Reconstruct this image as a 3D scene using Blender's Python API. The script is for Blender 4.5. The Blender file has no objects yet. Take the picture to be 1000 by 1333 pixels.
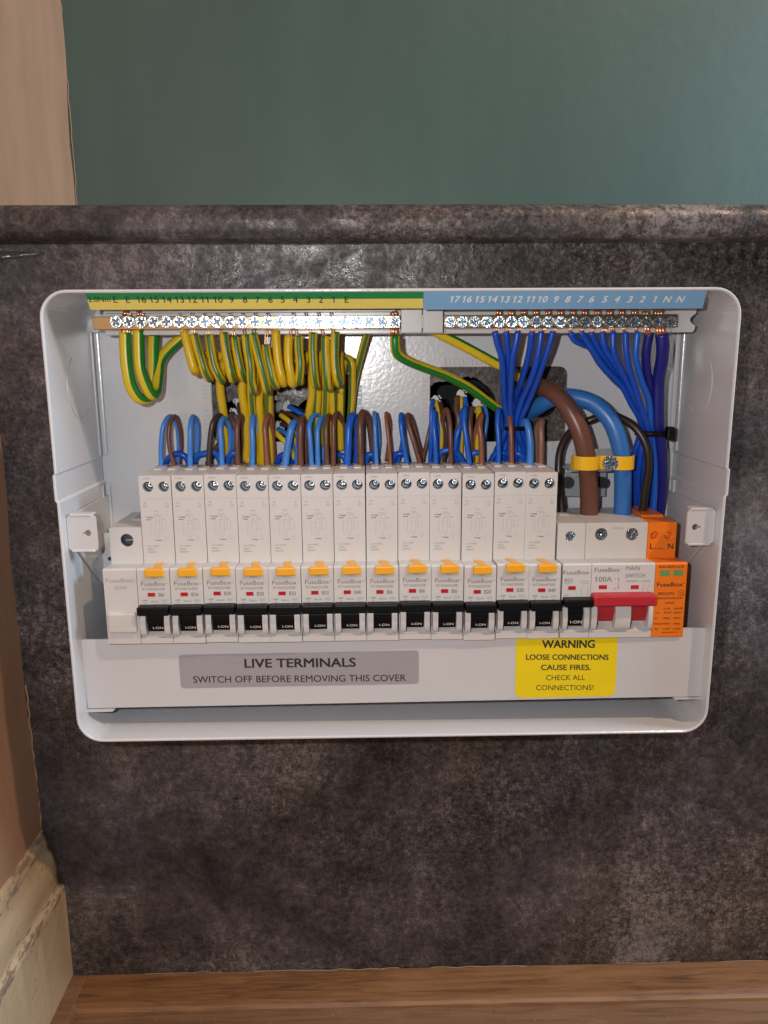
import bpy, bmesh, math, random
from mathutils import Vector, Matrix
from mathutils.geometry import tessellate_polygon
R = math.radians
S = 0.001                      # the script measures in millimetres
rnd = random.Random(7)
scn = bpy.context.scene
col = scn.collection

# ------------------------------------------------------------------ camera
CAM = dict(pos=(-13.7297, -475.719, 89.1032), yaw=0.0205, pitch=0.1999, roll=-0.0057, F=1002.5)
def basis():
    y, p, r = CAM['yaw'], CAM['pitch'], CAM['roll']
    f = Vector((math.sin(y)*math.cos(p), math.cos(y)*math.cos(p), -math.sin(p)))
    right = Vector((math.cos(y), -math.sin(y), 0)); up = right.cross(f)
    return math.cos(r)*right + math.sin(r)*up, -math.sin(r)*right + math.cos(r)*up, f
RT, UP, FW = basis()
CP = Vector(CAM['pos'])
cd = bpy.data.cameras.new('camera'); cam = bpy.data.objects.new('camera', cd); col.objects.link(cam)
cd.sensor_fit = 'HORIZONTAL'; cd.sensor_width = 36.0; cd.lens = 36.0*CAM['F']/1000.0
cd.clip_start = 0.01; cd.clip_end = 50
m = Matrix((RT, UP, -FW)).transposed().to_4x4(); m.translation = CP*S
cam.matrix_world = m
scn.camera = cam

# ------------------------------------------------------------------ light
w = bpy.data.worlds.new('World'); scn.world = w; w.use_nodes = True
bg = w.node_tree.nodes['Background']; bg.inputs[0].default_value = (0.93, 0.97, 1.0, 1); bg.inputs[1].default_value = 0.022
def lamp(name, kind, pos, power, colour, size, aim=None):
    l = bpy.data.lights.new(name, kind); l.energy = power; l.color = colour
    if kind == 'AREA': l.shape = 'DISK'; l.size = size
    else: l.shadow_soft_size = size
    o = bpy.data.objects.new(name, l); col.objects.link(o); o.location = Vector(pos)*S
    if aim: o.rotation_euler = (Vector(aim)-Vector(pos)).to_track_quat('-Z', 'Y').to_euler()
    return o
lamp('phone_flash', 'POINT', (-50, -470, 106), 4.1, (1.0, 0.99, 0.985), 0.004)
lamp('ceiling_lamp', 'POINT', (1000, -950, 1650), 80, (1.0, 0.70, 0.47), 0.035)
lamp('window_light', 'AREA', (950, -160, 470), 11, (0.66, 0.83, 1.0), 0.35, (150, 120, 150))
scn.view_settings.view_transform = 'Standard'; scn.view_settings.look = 'None'
scn.view_settings.exposure = 0; scn.view_settings.gamma = 1; scn.view_settings.use_curve_mapping = False

# ------------------------------------------------------------------ measuring from the photograph (1000 x 1333)
def ray(u, v): return FW + RT*((u-500)/CAM['F']) - UP*((v-666.5)/CAM['F'])
def A(u, v, y):
    d = ray(u, v); return CP + d*((y-CP.y)/d.y)
def AX(u, v, x):
    d = ray(u, v); return CP + d*((x-CP.x)/d.x)
def AP(u, v, o, n):
    d = ray(u, v); return CP + d*((o-CP).dot(n)/d.dot(n))

# ------------------------------------------------------------------ materials
def mat(name, c, rough=0.5, metal=0.0, var=0.06, scale=60, bump=0.0, bscale=600, spec=0.5, coat=0.0):
    m = bpy.data.materials.new(name); m.use_nodes = True
    nt = m.node_tree; n = nt.nodes; L = nt.links; b = n['Principled BSDF']
    b.inputs['Roughness'].default_value = rough; b.inputs['Metallic'].default_value = metal
    b.inputs['Specular IOR Level'].default_value = spec; b.inputs['Coat Weight'].default_value = coat
    tc = n.new('ShaderNodeTexCoord')
    no = n.new('ShaderNodeTexNoise'); no.inputs['Scale'].default_value = scale; no.inputs['Detail'].default_value = 5
    L.new(tc.outputs['Object'], no.inputs['Vector'])
    mx = n.new('ShaderNodeMix'); mx.data_type = 'RGBA'
    mx.inputs['A'].default_value = (*[x*(1-var) for x in c], 1); mx.inputs['B'].default_value = (*[min(1, x*(1+var)) for x in c], 1)
    L.new(no.outputs['Fac'], mx.inputs['Factor']); L.new(mx.outputs['Result'], b.inputs['Base Color'])
    mr = n.new('ShaderNodeMapRange'); mr.inputs['To Min'].default_value = max(0.02, rough*0.85); mr.inputs['To Max'].default_value = min(1, rough*1.15)
    L.new(no.outputs['Fac'], mr.inputs['Value']); L.new(mr.outputs['Result'], b.inputs['Roughness'])
    if bump:
        bn = n.new('ShaderNodeTexNoise'); bn.inputs['Scale'].default_value = bscale; bn.inputs['Detail'].default_value = 3
        L.new(tc.outputs['Object'], bn.inputs['Vector'])
        bp = n.new('ShaderNodeBump'); bp.inputs['Strength'].default_value = bump; bp.inputs['Distance'].default_value = 0.001
        L.new(bn.outputs['Fac'], bp.inputs['Height']); L.new(bp.outputs['Normal'], b.inputs['Normal'])
    return m
M = {}
M['powder'] = mat('white_powder_coat', (0.565, 0.573, 0.60), 0.24, bump=0.11, bscale=420, var=0.03, scale=30, spec=0.8)
M['plastic'] = mat('white_plastic', (0.565, 0.555, 0.552), 0.42, var=0.025, scale=120, bump=0.02, bscale=2500)
M['plastic2'] = mat('ivory_plastic', (0.565, 0.555, 0.55), 0.45, var=0.025, scale=150)
M['grey'] = mat('grey_plastic', (0.33, 0.35, 0.37), 0.45)
M['holder'] = mat('pale_grey_plastic', (0.50, 0.50, 0.50), 0.30, var=0.03)
M['black'] = mat('black_plastic', (0.006, 0.006, 0.007), 0.38, bump=0.05, bscale=2000, spec=0.15)
M['dark'] = mat('dark_recess', (0.02, 0.022, 0.026), 0.6)
M['red'] = mat('red_plastic', (0.42, 0.020, 0.030), 0.42, var=0.05)
M['redwin'] = mat('red_flag', (0.42, 0.012, 0.018), 0.3)
M['green_win'] = mat('green_flag', (0.13, 0.30, 0.11), 0.35)
M['orange'] = mat('orange_plastic', (0.80, 0.185, 0.012), 0.42, var=0.04)
M['amber'] = mat('amber_plastic', (0.78, 0.37, 0.018), 0.4, var=0.05)
M['zinc'] = mat('zinc_screw', (0.66, 0.75, 0.82), 0.24, 1.0, var=0.18, scale=900, bump=0.5, bscale=900)
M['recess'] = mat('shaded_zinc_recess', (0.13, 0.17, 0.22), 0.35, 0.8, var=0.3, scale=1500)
M['slate'] = mat('dark_grey_plastic', (0.07, 0.076, 0.082), 0.4)
M['steel'] = mat('galvanised_steel', (0.42, 0.45, 0.47), 0.36, 0.45, var=0.12, scale=250)
M['brass'] = mat('brass', (0.50, 0.365, 0.19), 0.22, 0.9, var=0.12, scale=200)
M['copper'] = mat('copper', (0.85, 0.42, 0.26), 0.30, 0.9, var=0.2, scale=700)
M['yellow_strap'] = mat('yellow_strap', (0.80, 0.47, 0.015), 0.25, var=0.04)
M['ink'] = mat('black_ink', (0.018, 0.018, 0.02), 0.6)
M['ink_soft'] = mat('grey_ink', (0.20, 0.195, 0.19), 0.6)
M['ink_pale'] = mat('pale_grey_ink', (0.33, 0.32, 0.31), 0.6)
M['white_ink'] = mat('white_ink', (0.75, 0.75, 0.75), 0.5)
M['lab_green'] = mat('label_green', (0.012, 0.22, 0.065), 0.35)
M['lab_yellow'] = mat('label_yellow', (0.72, 0.60, 0.14), 0.35)
M['lab_blue'] = mat('label_blue', (0.19, 0.40, 0.64), 0.35)
M['sticker_yellow'] = mat('warning_yellow', (0.80, 0.62, 0.008), 0.45)
M['sheath'] = mat('grey_cable_sheath', (0.55, 0.56, 0.57), 0.6, var=0.12, scale=400)
M['peel'] = mat('pale_laminate_underside', (0.16, 0.145, 0.14), 0.12, var=0.5, scale=200, bump=0.6, bscale=250)
M['void_black'] = mat('added_void_black', (0.012, 0.011, 0.010), 0.9, var=0.4, scale=80)  # near-black colour of the board added behind the panel holes
M['caulk'] = mat('old_cream_caulk', (0.27, 0.19, 0.12), 0.7, var=0.3, scale=200, bump=0.4, bscale=300)
BL = {'deep': (0.005, 0.066, 0.46), 'mid': (0.008, 0.11, 0.56), 'light': (0.055, 0.225, 0.66), 'navy': (0.010, 0.014, 0.19), 'tail': (0.030, 0.155, 0.48)}
BR = {'dark': (0.055, 0.028, 0.02), 'mid': (0.135, 0.055, 0.037), 'warm': (0.24, 0.085, 0.04), 'tan': (0.25, 0.13, 0.085), 'black': (0.028, 0.018, 0.014)}
for k, c in BL.items(): M['blue_'+k] = mat('blue_pvc_'+k, c, 0.34, var=0.08, scale=300, bump=0.03, bscale=1500)
for k, c in BR.items(): M['brown_'+k] = mat('brown_pvc_'+k, c, 0.36, var=0.10, scale=300, bump=0.03, bscale=1500)

def earth_mat(name, yel, grn, width):
    m = mat(name, yel, 0.36); nt = m.node_tree; n = nt.nodes; L = nt.links; b = n['Principled BSDF']
    uv = n.new('ShaderNodeUVMap'); sp = n.new('ShaderNodeSeparateXYZ'); L.new(uv.outputs['UV'], sp.inputs[0])
    fr = n.new('ShaderNodeMath'); fr.operation = 'FRACT'; L.new(sp.outputs['Y'], fr.inputs[0])
    lt = n.new('ShaderNodeMath'); lt.operation = 'LESS_THAN'; lt.inputs[1].default_value = width; L.new(fr.outputs[0], lt.inputs[0])
    mx = n.new('ShaderNodeMix'); mx.data_type = 'RGBA'
    old = b.inputs['Base Color'].links[0].from_socket
    L.new(lt.outputs[0], mx.inputs['Factor']); L.new(old, mx.inputs['A']); mx.inputs['B'].default_value = (*grn, 1)
    L.new(mx.outputs['Result'], b.inputs['Base Color']); return m
M['earth'] = earth_mat('green_yellow_pvc', (0.64, 0.425, 0.010), (0.055, 0.155, 0.03), 0.16)
M['earth_big'] = earth_mat('green_yellow_thick_pvc', (0.68, 0.50, 0.018), (0.010, 0.19, 0.022), 0.24)

def ramp(n, stops):
    r = n.new('ShaderNodeValToRGB'); e = r.color_ramp.elements
    while len(e) < len(stops): e.new(0.5)
    for i, (p, c) in enumerate(stops): e[i].position = p; e[i].color = (*c, 1) if len(c) == 3 else c
    return r
def laminate(name, rough=0.36, glints=True):
    m = bpy.data.materials.new(name); m.use_nodes = True; nt = m.node_tree; n = nt.nodes; L = nt.links; b = n['Principled BSDF']
    tc = n.new('ShaderNodeTexCoord')
    def noise(scale, detail=6, rgh=0.6, dist=0.0):
        t = n.new('ShaderNodeTexNoise'); t.inputs['Scale'].default_value = scale; t.inputs['Detail'].default_value = detail
        t.inputs['Roughness'].default_value = rgh; t.inputs['Distortion'].default_value = dist
        L.new(tc.outputs['Object'], t.inputs['Vector']); return t.outputs['Fac']
    def math_(op, a, b_, c=None):
        q = n.new('ShaderNodeMath'); q.operation = op
        for i, x in enumerate((a, b_, c)):
            if x is None: continue
            if isinstance(x, (int, float)): q.inputs[i].default_value = x
            else: L.new(x, q.inputs[i])
        return q.outputs[0]
    vfine = noise(620, 3, 0.6, 0.2); fine = noise(230, 4, 0.62, 0.1); mid = noise(70, 7, 0.72, 0.3); big = noise(9, 5, 0.6, 0.5); hue = noise(6, 3)
    contrast = n.new('ShaderNodeMapRange'); L.new(noise(5, 2), contrast.inputs['Value']); contrast.inputs['From Min'].default_value = 0.38; contrast.inputs['From Max'].default_value = 0.62
    contrast.inputs['To Min'].default_value = 0.45; contrast.inputs['To Max'].default_value = 1.35
    fsum = math_('MULTIPLY_ADD', math_('SUBTRACT', vfine, 0.5), 0.85, math_('SUBTRACT', fine, 0.5))
    f = math_('MULTIPLY', fsum, contrast.outputs[0])
    s1 = math_('MULTIPLY_ADD', f, 1.10, math_('MULTIPLY_ADD', math_('SUBTRACT', mid, 0.5), 0.95, 0.515))
    s2 = math_('MULTIPLY_ADD', math_('SUBTRACT', big, 0.5), 1.25, s1)
    r = ramp(n, [(0.14, (0.014, 0.012, 0.0125)), (0.40, (0.046, 0.041, 0.041)), (0.62, (0.093, 0.084, 0.0845)), (0.92, (0.22, 0.203, 0.199))])
    L.new(s2, r.inputs[0])
    tint = ramp(n, [(0.36, (0.99, 0.965, 1.09)), (0.64, (1.09, 0.97, 0.85))]); L.new(hue, tint.inputs[0])
    mx = n.new('ShaderNodeMix'); mx.data_type = 'RGBA'; mx.blend_type = 'MULTIPLY'; mx.inputs['Factor'].default_value = 1
    L.new(r.outputs[0], mx.inputs['A']); L.new(tint.outputs[0], mx.inputs['B'])
    # small pale chips
    vo = n.new('ShaderNodeTexVoronoi'); vo.inputs['Scale'].default_value = 34; vo.inputs['Randomness'].default_value = 1
    L.new(tc.outputs['Object'], vo.inputs['Vector'])
    ch = math_('MULTIPLY', math_('LESS_THAN', math_('MULTIPLY_ADD', fine, 0.10, vo.outputs['Distance']), 0.105), math_('GREATER_THAN', noise(13, 1), 0.60))
    mc = n.new('ShaderNodeMix'); mc.data_type = 'RGBA'; L.new(math_('MULTIPLY', ch, 0.55), mc.inputs['Factor'])
    L.new(mx.outputs['Result'], mc.inputs['A']); mc.inputs['B'].default_value = (0.34, 0.31, 0.28, 1)
    L.new(mc.outputs['Result'], b.inputs['Base Color'])
    rr = n.new('ShaderNodeMapRange'); rr.inputs['From Min'].default_value = 0.44; rr.inputs['From Max'].default_value = 0.62; rr.inputs['To Min'].default_value = rough+0.36; rr.inputs['To Max'].default_value = rough; L.new(mid, rr.inputs['Value'])
    L.new(rr.outputs[0], b.inputs['Roughness']); b.inputs['Specular IOR Level'].default_value = 0.34
    bp = n.new('ShaderNodeBump'); bp.inputs['Strength'].default_value = 0.5; bp.inputs['Distance'].default_value = 0.0009
    L.new(math_('MULTIPLY_ADD', mid, 0.8, fine), bp.inputs['Height']); L.new(bp.outputs['Normal'], b.inputs['Normal'])
    return m
M['laminate'] = laminate('slate_laminate', 0.14)
M['laminate_edge'] = laminate('slate_laminate_edge', 0.22)

def wood(name, a, b_, c_):
    m = bpy.data.materials.new(name); m.use_nodes = True; nt = m.node_tree; n = nt.nodes; L = nt.links; b = n['Principled BSDF']
    tc = n.new('ShaderNodeTexCoord'); mp = n.new('ShaderNodeMapping'); mp.inputs['Scale'].default_value = (1.0, 14, 14); L.new(tc.outputs['Object'], mp.inputs['Vector'])
    t = n.new('ShaderNodeTexNoise'); t.inputs['Scale'].default_value = 14; t.inputs['Detail'].default_value = 9; t.inputs['Roughness'].default_value = 0.68; t.inputs['Distortion'].default_value = 1.2
    L.new(mp.outputs[0], t.inputs['Vector'])
    t2 = n.new('ShaderNodeTexNoise'); t2.inputs['Scale'].default_value = 12; t2.inputs['Detail'].default_value = 5; L.new(tc.outputs['Object'], t2.inputs['Vector'])
    ad = n.new('ShaderNodeMath'); ad.operation = 'MULTIPLY_ADD'; ad.inputs[1].default_value = 0.35; L.new(t2.outputs['Fac'], ad.inputs[0]); L.new(t.outputs['Fac'], ad.inputs[2])
    r = ramp(n, [(0.50, a), (0.64, b_), (0.80, c_)]); L.new(ad.outputs[0], r.inputs[0]); L.new(r.outputs[0], b.inputs['Base Color'])
    b.inputs['Roughness'].default_value = 0.5
    bp = n.new('ShaderNodeBump'); bp.inputs['Strength'].default_value = 0.25; bp.inputs['Distance'].default_value = 0.0006
    L.new(t.outputs['Fac'], bp.inputs['Height']); L.new(bp.outputs['Normal'], b.inputs['Normal']); return m
M['wood'] = wood('worn_oak_strip', (0.085, 0.036, 0.014), (0.165, 0.072, 0.026), (0.225, 0.106, 0.042))
M['floor'] = wood('dusty_brown_floor', (0.115, 0.054, 0.026), (0.165, 0.080, 0.039), (0.205, 0.108, 0.058))

def paint(name, c, stain, chips=None, amount=0.6, rough=0.45, bump=0.15, streak=(1, 1, 0.25), flecks=0, wear=None):
    """old painted surface: broad stains, vertical streaks, optional chips down to another layer"""
    m = bpy.data.materials.new(name); m.use_nodes = True; nt = m.node_tree; n = nt.nodes; L = nt.links; b = n['Principled BSDF']
    tc = n.new('ShaderNodeTexCoord'); mp = n.new('ShaderNodeMapping'); mp.inputs['Scale'].default_value = streak; L.new(tc.outputs['Object'], mp.inputs['Vector'])
    t = n.new('ShaderNodeTexNoise'); t.inputs['Scale'].default_value = 12; t.inputs['Detail'].default_value = 7; t.inputs['Roughness'].default_value = 0.6; L.new(mp.outputs[0], t.inputs['Vector'])
    r = ramp(n, [(0.35, stain), (0.66, c)]); L.new(t.outputs['Fac'], r.inputs[0]); out = r.outputs[0]
    if chips:
        t3 = n.new('ShaderNodeTexNoise'); t3.inputs['Scale'].default_value = chips[1]; t3.inputs['Detail'].default_value = 8; t3.inputs['Roughness'].default_value = 0.7
        mp3 = n.new('ShaderNodeMapping'); mp3.inputs['Scale'].default_value = chips[3]; L.new(tc.outputs['Object'], mp3.inputs['Vector']); L.new(mp3.outputs[0], t3.inputs['Vector'])
        src = t3.outputs['Fac']
        if wear:                      # paint rubbed off along the proud edges of the moulding
            sz = n.new('ShaderNodeSeparateXYZ'); L.new(tc.outputs['Object'], sz.inputs[0])
            wr = ramp(n, [(0.0, (0, 0, 0))]+[(p, (v, v, v)) for p, v in wear]); wr.color_ramp.interpolation = 'LINEAR'
            mz = n.new('ShaderNodeMath'); mz.operation = 'MULTIPLY'; mz.inputs[1].default_value = 1/0.125; L.new(sz.outputs['Z'], mz.inputs[0]); L.new(mz.outputs[0], wr.inputs[0])
            aw = n.new('ShaderNodeMath'); aw.operation = 'MULTIPLY_ADD'; aw.inputs[1].default_value = 0.13; L.new(wr.outputs[0], aw.inputs[0]); L.new(src, aw.inputs[2]); src = aw.outputs[0]
        r3 = ramp(n, [(chips[2], (0, 0, 0)), (chips[2]+0.05, (0.85, 0.85, 0.85))]); L.new(src, r3.inputs[0])
        mx = n.new('ShaderNodeMix'); mx.data_type = 'RGBA'; L.new(r3.outputs[0], mx.inputs['Factor']); L.new(out, mx.inputs['A']); mx.inputs['B'].default_value = (*chips[0], 1); out = mx.outputs['Result']
    if flecks:                        # a few knocked spots of pale filler
        vo = n.new('ShaderNodeTexVoronoi'); vo.inputs['Scale'].default_value = 11; mpv = n.new('ShaderNodeMapping'); mpv.inputs['Scale'].default_value = (1.6, 1, 0.8)
        L.new(tc.outputs['Object'], mpv.inputs['Vector']); L.new(mpv.outputs[0], vo.inputs['Vector'])
        lt = n.new('ShaderNodeMath'); lt.operation = 'LESS_THAN'; lt.inputs[1].default_value = flecks; L.new(vo.outputs['Distance'], lt.inputs[0])
        mf = n.new('ShaderNodeMix'); mf.data_type = 'RGBA'; L.new(lt.outputs[0], mf.inputs['Factor']); L.new(out, mf.inputs['A']); mf.inputs['B'].default_value = (0.42, 0.44, 0.42, 1); out = mf.outputs['Result']
    L.new(out, b.inputs['Base Color']); b.inputs['Roughness'].default_value = rough
    t4 = n.new('ShaderNodeTexNoise'); t4.inputs['Scale'].default_value = 90; t4.inputs['Detail'].default_value = 6; L.new(tc.outputs['Object'], t4.inputs['Vector'])
    bp = n.new('ShaderNodeBump'); bp.inputs['Strength'].default_value = bump; bp.inputs['Distance'].default_value = 0.0015
    L.new(t4.outputs['Fac'], bp.inputs['Height']); L.new(bp.outputs['Normal'], b.inputs['Normal']); return m
M['green_wall'] = paint('dull_green_wall_paint', (0.080, 0.128, 0.113), (0.066, 0.108, 0.095), (( 0.30, 0.32, 0.31), 75, 0.715, (1, 1, 1)), rough=0.40, bump=0.14, flecks=0.014)
M['beige_wall'] = paint('stained_beige_wall_paint', (0.43, 0.258, 0.165), (0.31, 0.18, 0.113), ((0.10, 0.06, 0.04), 45, 0.74, (1, 1, 1)), rough=0.6, bump=0.25)
M['skirt'] = paint('chipped_cream_gloss', (0.56, 0.43, 0.285), (0.45, 0.33, 0.20), ((0.21, 0.145, 0.11), 170, 0.625, (1.3, 0.4, 1.3)), rough=0.4, bump=0.45, streak=(1, 1, 1), wear=[(0.50, 0), (0.575, 1), (0.63, 0.55), (0.68, 0), (0.80, 0.1), (0.86, 0.85), (0.93, 0.95)])
def sticker_mat():
    m = mat('speckled_silver_label', (0.40, 0.395, 0.44), 0.34, 0.25, var=0.25, scale=1500); return m
M['sticker_silver'] = sticker_mat()

# ------------------------------------------------------------------ mesh helpers
def circle(cx, cy, r, n=24, a0=0.0): return [(cx+r*math.cos(a0+2*math.pi*i/n), cy+r*math.sin(a0+2*math.pi*i/n)) for i in range(n)]
def rrect(x0, x1, y0, y1, r, n=5):
    out = []
    for cx, cy, a in ((x1-r, y1-r, 0), (x0+r, y1-r, 90), (x0+r, y0+r, 180), (x1-r, y0+r, 270)):
        for i in range(n+1):
            t = R(a+90*i/n); out.append((cx+r*math.cos(t), cy+r*math.sin(t)))
    return out
AXES = {'y': lambda a, b, d: (a, d, b), 'x': lambda a, b, d: (d, a, b), 'z': lambda a, b, d: (a, b, d)}
class MB:
    def __init__(self): self.bm = bmesh.new(); self.uv = self.bm.loops.layers.uv.new('UVMap'); self.mi = 0
    def face(self, vs, smooth=False):
        try: f = self.bm.faces.new(vs)
        except ValueError: return None
        f.material_index = self.mi; f.smooth = smooth; return f
    def box(self, x0, x1, y0, y1, z0, z1, bevel=0.0, seg=2):
        v = [self.bm.verts.new((x, y, z)) for x in (x0, x1) for y in (y0, y1) for z in (z0, z1)]
        fs = [self.face([v[i] for i in q]) for q in ((0, 1, 3, 2), (4, 6, 7, 5), (0, 4, 5, 1), (2, 3, 7, 6), (0, 2, 6, 4), (1, 5, 7, 3))]
        if bevel:
            es = list({e for f in fs for e in f.edges})
            r = bmesh.ops.bevel(self.bm, geom=es, offset=bevel, segments=seg, profile=0.5, affect='EDGES', clamp_overlap=True)
            for f in r['faces']: f.material_index = self.mi
        return self
    def prism(self, outer, d0, d1, axis='y', holes=(), fn=None, smooth_holes=True, smooth_outer=False, cap1=True):
        f = fn or AXES[axis]
        loops = [list(outer)]+[list(h) for h in holes]
        flat = [p for l in loops for p in l]
        tris = tessellate_polygon([[Vector((p[0], p[1], 0)) for p in l] for l in loops])
        a = [self.bm.verts.new(f(p[0], p[1], d0)) for p in flat]; b = [self.bm.verts.new(f(p[0], p[1], d1)) for p in flat]
        for t in tris:
            self.face([a[i] for i in t])
            if cap1: self.face([b[i] for i in reversed(t)])
        k = 0
        for li, l in enumerate(loops):
            n = len(l)
            for i in range(n):
                j = (i+1) % n; self.face([a[k+i], a[k+j], b[k+j], b[k+i]], smooth_holes if li else smooth_outer)
            k += n
        return self
    def tube(self, pts, r, sides=12, step=1.6, twist=0.0, v0=0.0, cap=True, flat=1.0, r2=None):
        P = spline([Vector(p) for p in pts], step); n = len(P); rings = []
        t = (P[1]-P[0]).normalized(); nrm = t.cross(Vector((1, 0.03, 0))).normalized()
        if nrm.length < 0.1: nrm = Vector((0, 1, 0))
        nrm = nrm.cross(t).normalized() if False else nrm
        for i in range(n):
            t2 = (P[min(i+1, n-1)]-P[max(i-1, 0)]).normalized()
            q = t.rotation_difference(t2); nrm = (q @ nrm).normalized(); t = t2; bn = t.cross(nrm)
            rad = r if r2 is None else r+(r2-r)*i/(n-1)
            rings.append([self.bm.verts.new(P[i]+nrm*(math.cos(2*math.pi*k/sides)*rad)+bn*(math.sin(2*math.pi*k/sides)*rad*flat)) for k in range(sides)])
        for i in range(n-1):
            for k in range(sides):
                k2 = (k+1) % sides
                f = self.face([rings[i][k], rings[i][k2], rings[i+1][k2], rings[i+1][k]], True)
                if f:
                    va = v0+twist*i/n; vb = v0+twist*(i+1)/n
                    for lp, uv in zip(f.loops, ((i/n, va+k/sides), (i/n, va+(k+1)/sides), ((i+1)/n, vb+(k+1)/sides), ((i+1)/n, vb+k/sides))): lp[self.uv].uv = uv
        if cap: self.face(list(reversed(rings[0]))); self.face(rings[-1])
        return self
    def cyl(self, c, r, d0, d1, axis='y', n=24, r1=None):
        f = AXES[axis]; r1 = r if r1 is None else r1
        a = [self.bm.verts.new(f(*p, d0)) for p in circle(*c, r, n)]; b = [self.bm.verts.new(f(*p, d1)) for p in circle(*c, r1, n)]
        self.face(a); self.face(list(reversed(b)))
        for i in range(n): self.face([a[i], a[(i+1) % n], b[(i+1) % n], b[i]], True)
        return self
    def text(self, s, pos, h, fn, width=None, align='c', bold=0.0):
        """flat lettering: pos in plane coordinates (mm), h = capital height, fn maps plane coordinates to space"""
        vs, fs, x0, x1 = glyphs(s)
        k = h; kx = k if width is None else width/(x1-x0)
        off = {'l': -x0*kx, 'c': -(x0+x1)/2*kx, 'r': -x1*kx}[align]
        for j, (sx, sz) in enumerate(((0, 0),) if not bold else ((-1, 0.6), (1, 0.6), (-1, -0.6), (1, -0.6), (0, 0))):
            V = [self.bm.verts.new(Vector(fn(pos[0]+off+p[0]*kx+sx*bold*k, pos[1]+p[1]*k+sz*bold*k))+Vector((0, -0.006*j, 0))) for p in vs]
            for f in fs: self.face([V[i] for i in f])
        return self
    def line(self, pts, wd, fn, closed=False):
        pts = list(pts)+([pts[0]] if closed else [])
        for (ax, ay), (bx, by) in zip(pts, pts[1:]):
            l = math.hypot(bx-ax, by-ay) or 1; nx, ny = -(by-ay)/l*wd/2, (bx-ax)/l*wd/2
            self.face([self.bm.verts.new(fn(*p)) for p in ((ax+nx, ay+ny), (bx+nx, by+ny), (bx-nx, by-ny), (ax-nx, ay-ny))])
        return self
    def build(self, name, mats, parent=None, origin=(0, 0, 0), recalc=True):
        o_ = Vector(parent['_o']) if parent is not None else Vector(origin)
        bmesh.ops.translate(self.bm, verts=self.bm.verts, vec=-o_); bmesh.ops.scale(self.bm, verts=self.bm.verts, vec=(S, S, S))
        if recalc: bmesh.ops.recalc_face_normals(self.bm, faces=self.bm.faces)
        me = bpy.data.meshes.new(name); self.bm.to_mesh(me); self.bm.free()
        for k in ([mats] if isinstance(mats, str) else mats): me.materials.append(M[k])
        o = bpy.data.objects.new(name, me); col.objects.link(o)
        if parent is not None: o.parent = parent
        else: o.location = o_*S
        o['_o'] = list(o_); return o
def spline(P, step):
    if len(P) < 2: return P
    out = []; Q = [P[0]*2-P[1]]+P+[P[-1]*2-P[-2]]
    for i in range(1, len(Q)-2):
        p0, p1, p2, p3 = Q[i-1], Q[i], Q[i+1], Q[i+2]
        d = (p2-p1).length; n = max(2, int(d/step)) if len(P) > 2 else 1
        a = max(1e-3, (p1-p0).length**.5); b = max(1e-3, d**.5); c = max(1e-3, (p3-p2).length**.5)
        m1 = ((p1-p0)/a-(p2-p0)/(a+b)+(p2-p1)/b)*b; m2 = ((p2-p1)/b-(p3-p1)/(b+c)+(p3-p2)/c)*b
        for k in range(n):
            t = k/n; out.append((2*t**3-3*t**2+1)*p1+(t**3-2*t**2+t)*m1+(-2*t**3+3*t**2)*p2+(t**3-t**2)*m2)
    out.append(P[-1]); return out
_gl = {}
def glyphs(s, bold=0.0):
    key = (s, bold)
    if key in _gl: return _gl[key]
    c = bpy.data.curves.new('lettering', 'FONT'); c.body = s; c.resolution_u = 3; c.offset = bold
    ob = bpy.data.objects.new('lettering', c); me = ob.to_mesh()
    k = 1/0.694
    vs = [(v.co.x*k, v.co.y*k) for v in me.vertices]; fs = [tuple(p.vertices) for p in me.polygons]
    ob.to_mesh_clear(); bpy.data.objects.remove(ob); bpy.data.curves.remove(c)
    if '1' in s:                      # the plain bar of the built-in 1 gets its flag
        for i, ch in enumerate(s):
            if ch == '1':
                xr = glyphs_right(s[:i+1])*k; n0 = len(vs)
                vs += [(xr-0.10, 1.0), (xr-0.10, 0.86), (xr-0.36, 0.70), (xr-0.36, 0.82)]; fs.append((n0, n0+1, n0+2, n0+3))
    xs = [p[0] for p in vs] or [0, 1]
    _gl[key] = (vs, fs, min(xs), max(xs)); return _gl[key]
def glyphs_right(s):
    c = bpy.data.curves.new('lettering', 'FONT'); c.body = s; c.resolution_u = 1
    ob = bpy.data.objects.new('lettering', c); me = ob.to_mesh(); r = max(v.co.x for v in me.vertices)
    ob.to_mesh_clear(); bpy.data.objects.remove(ob); bpy.data.curves.remove(c); return r
def thing(name, label, cat, origin, group=None):
    o = bpy.data.objects.new(name, None); col.objects.link(o); o.empty_display_size = 0.01
    o.location = Vector(origin)*S; o['_o'] = list(origin); return tag(o, label, cat, group)
def tag(o, label=None, cat=None, group=None, kind=None):
    if label: o['label'] = label
    if cat: o['category'] = cat
    if group: o['group'] = group
    if kind: o['kind'] = kind
    return o
def flatY(y): return lambda a, b: (a, y, b)

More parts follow.
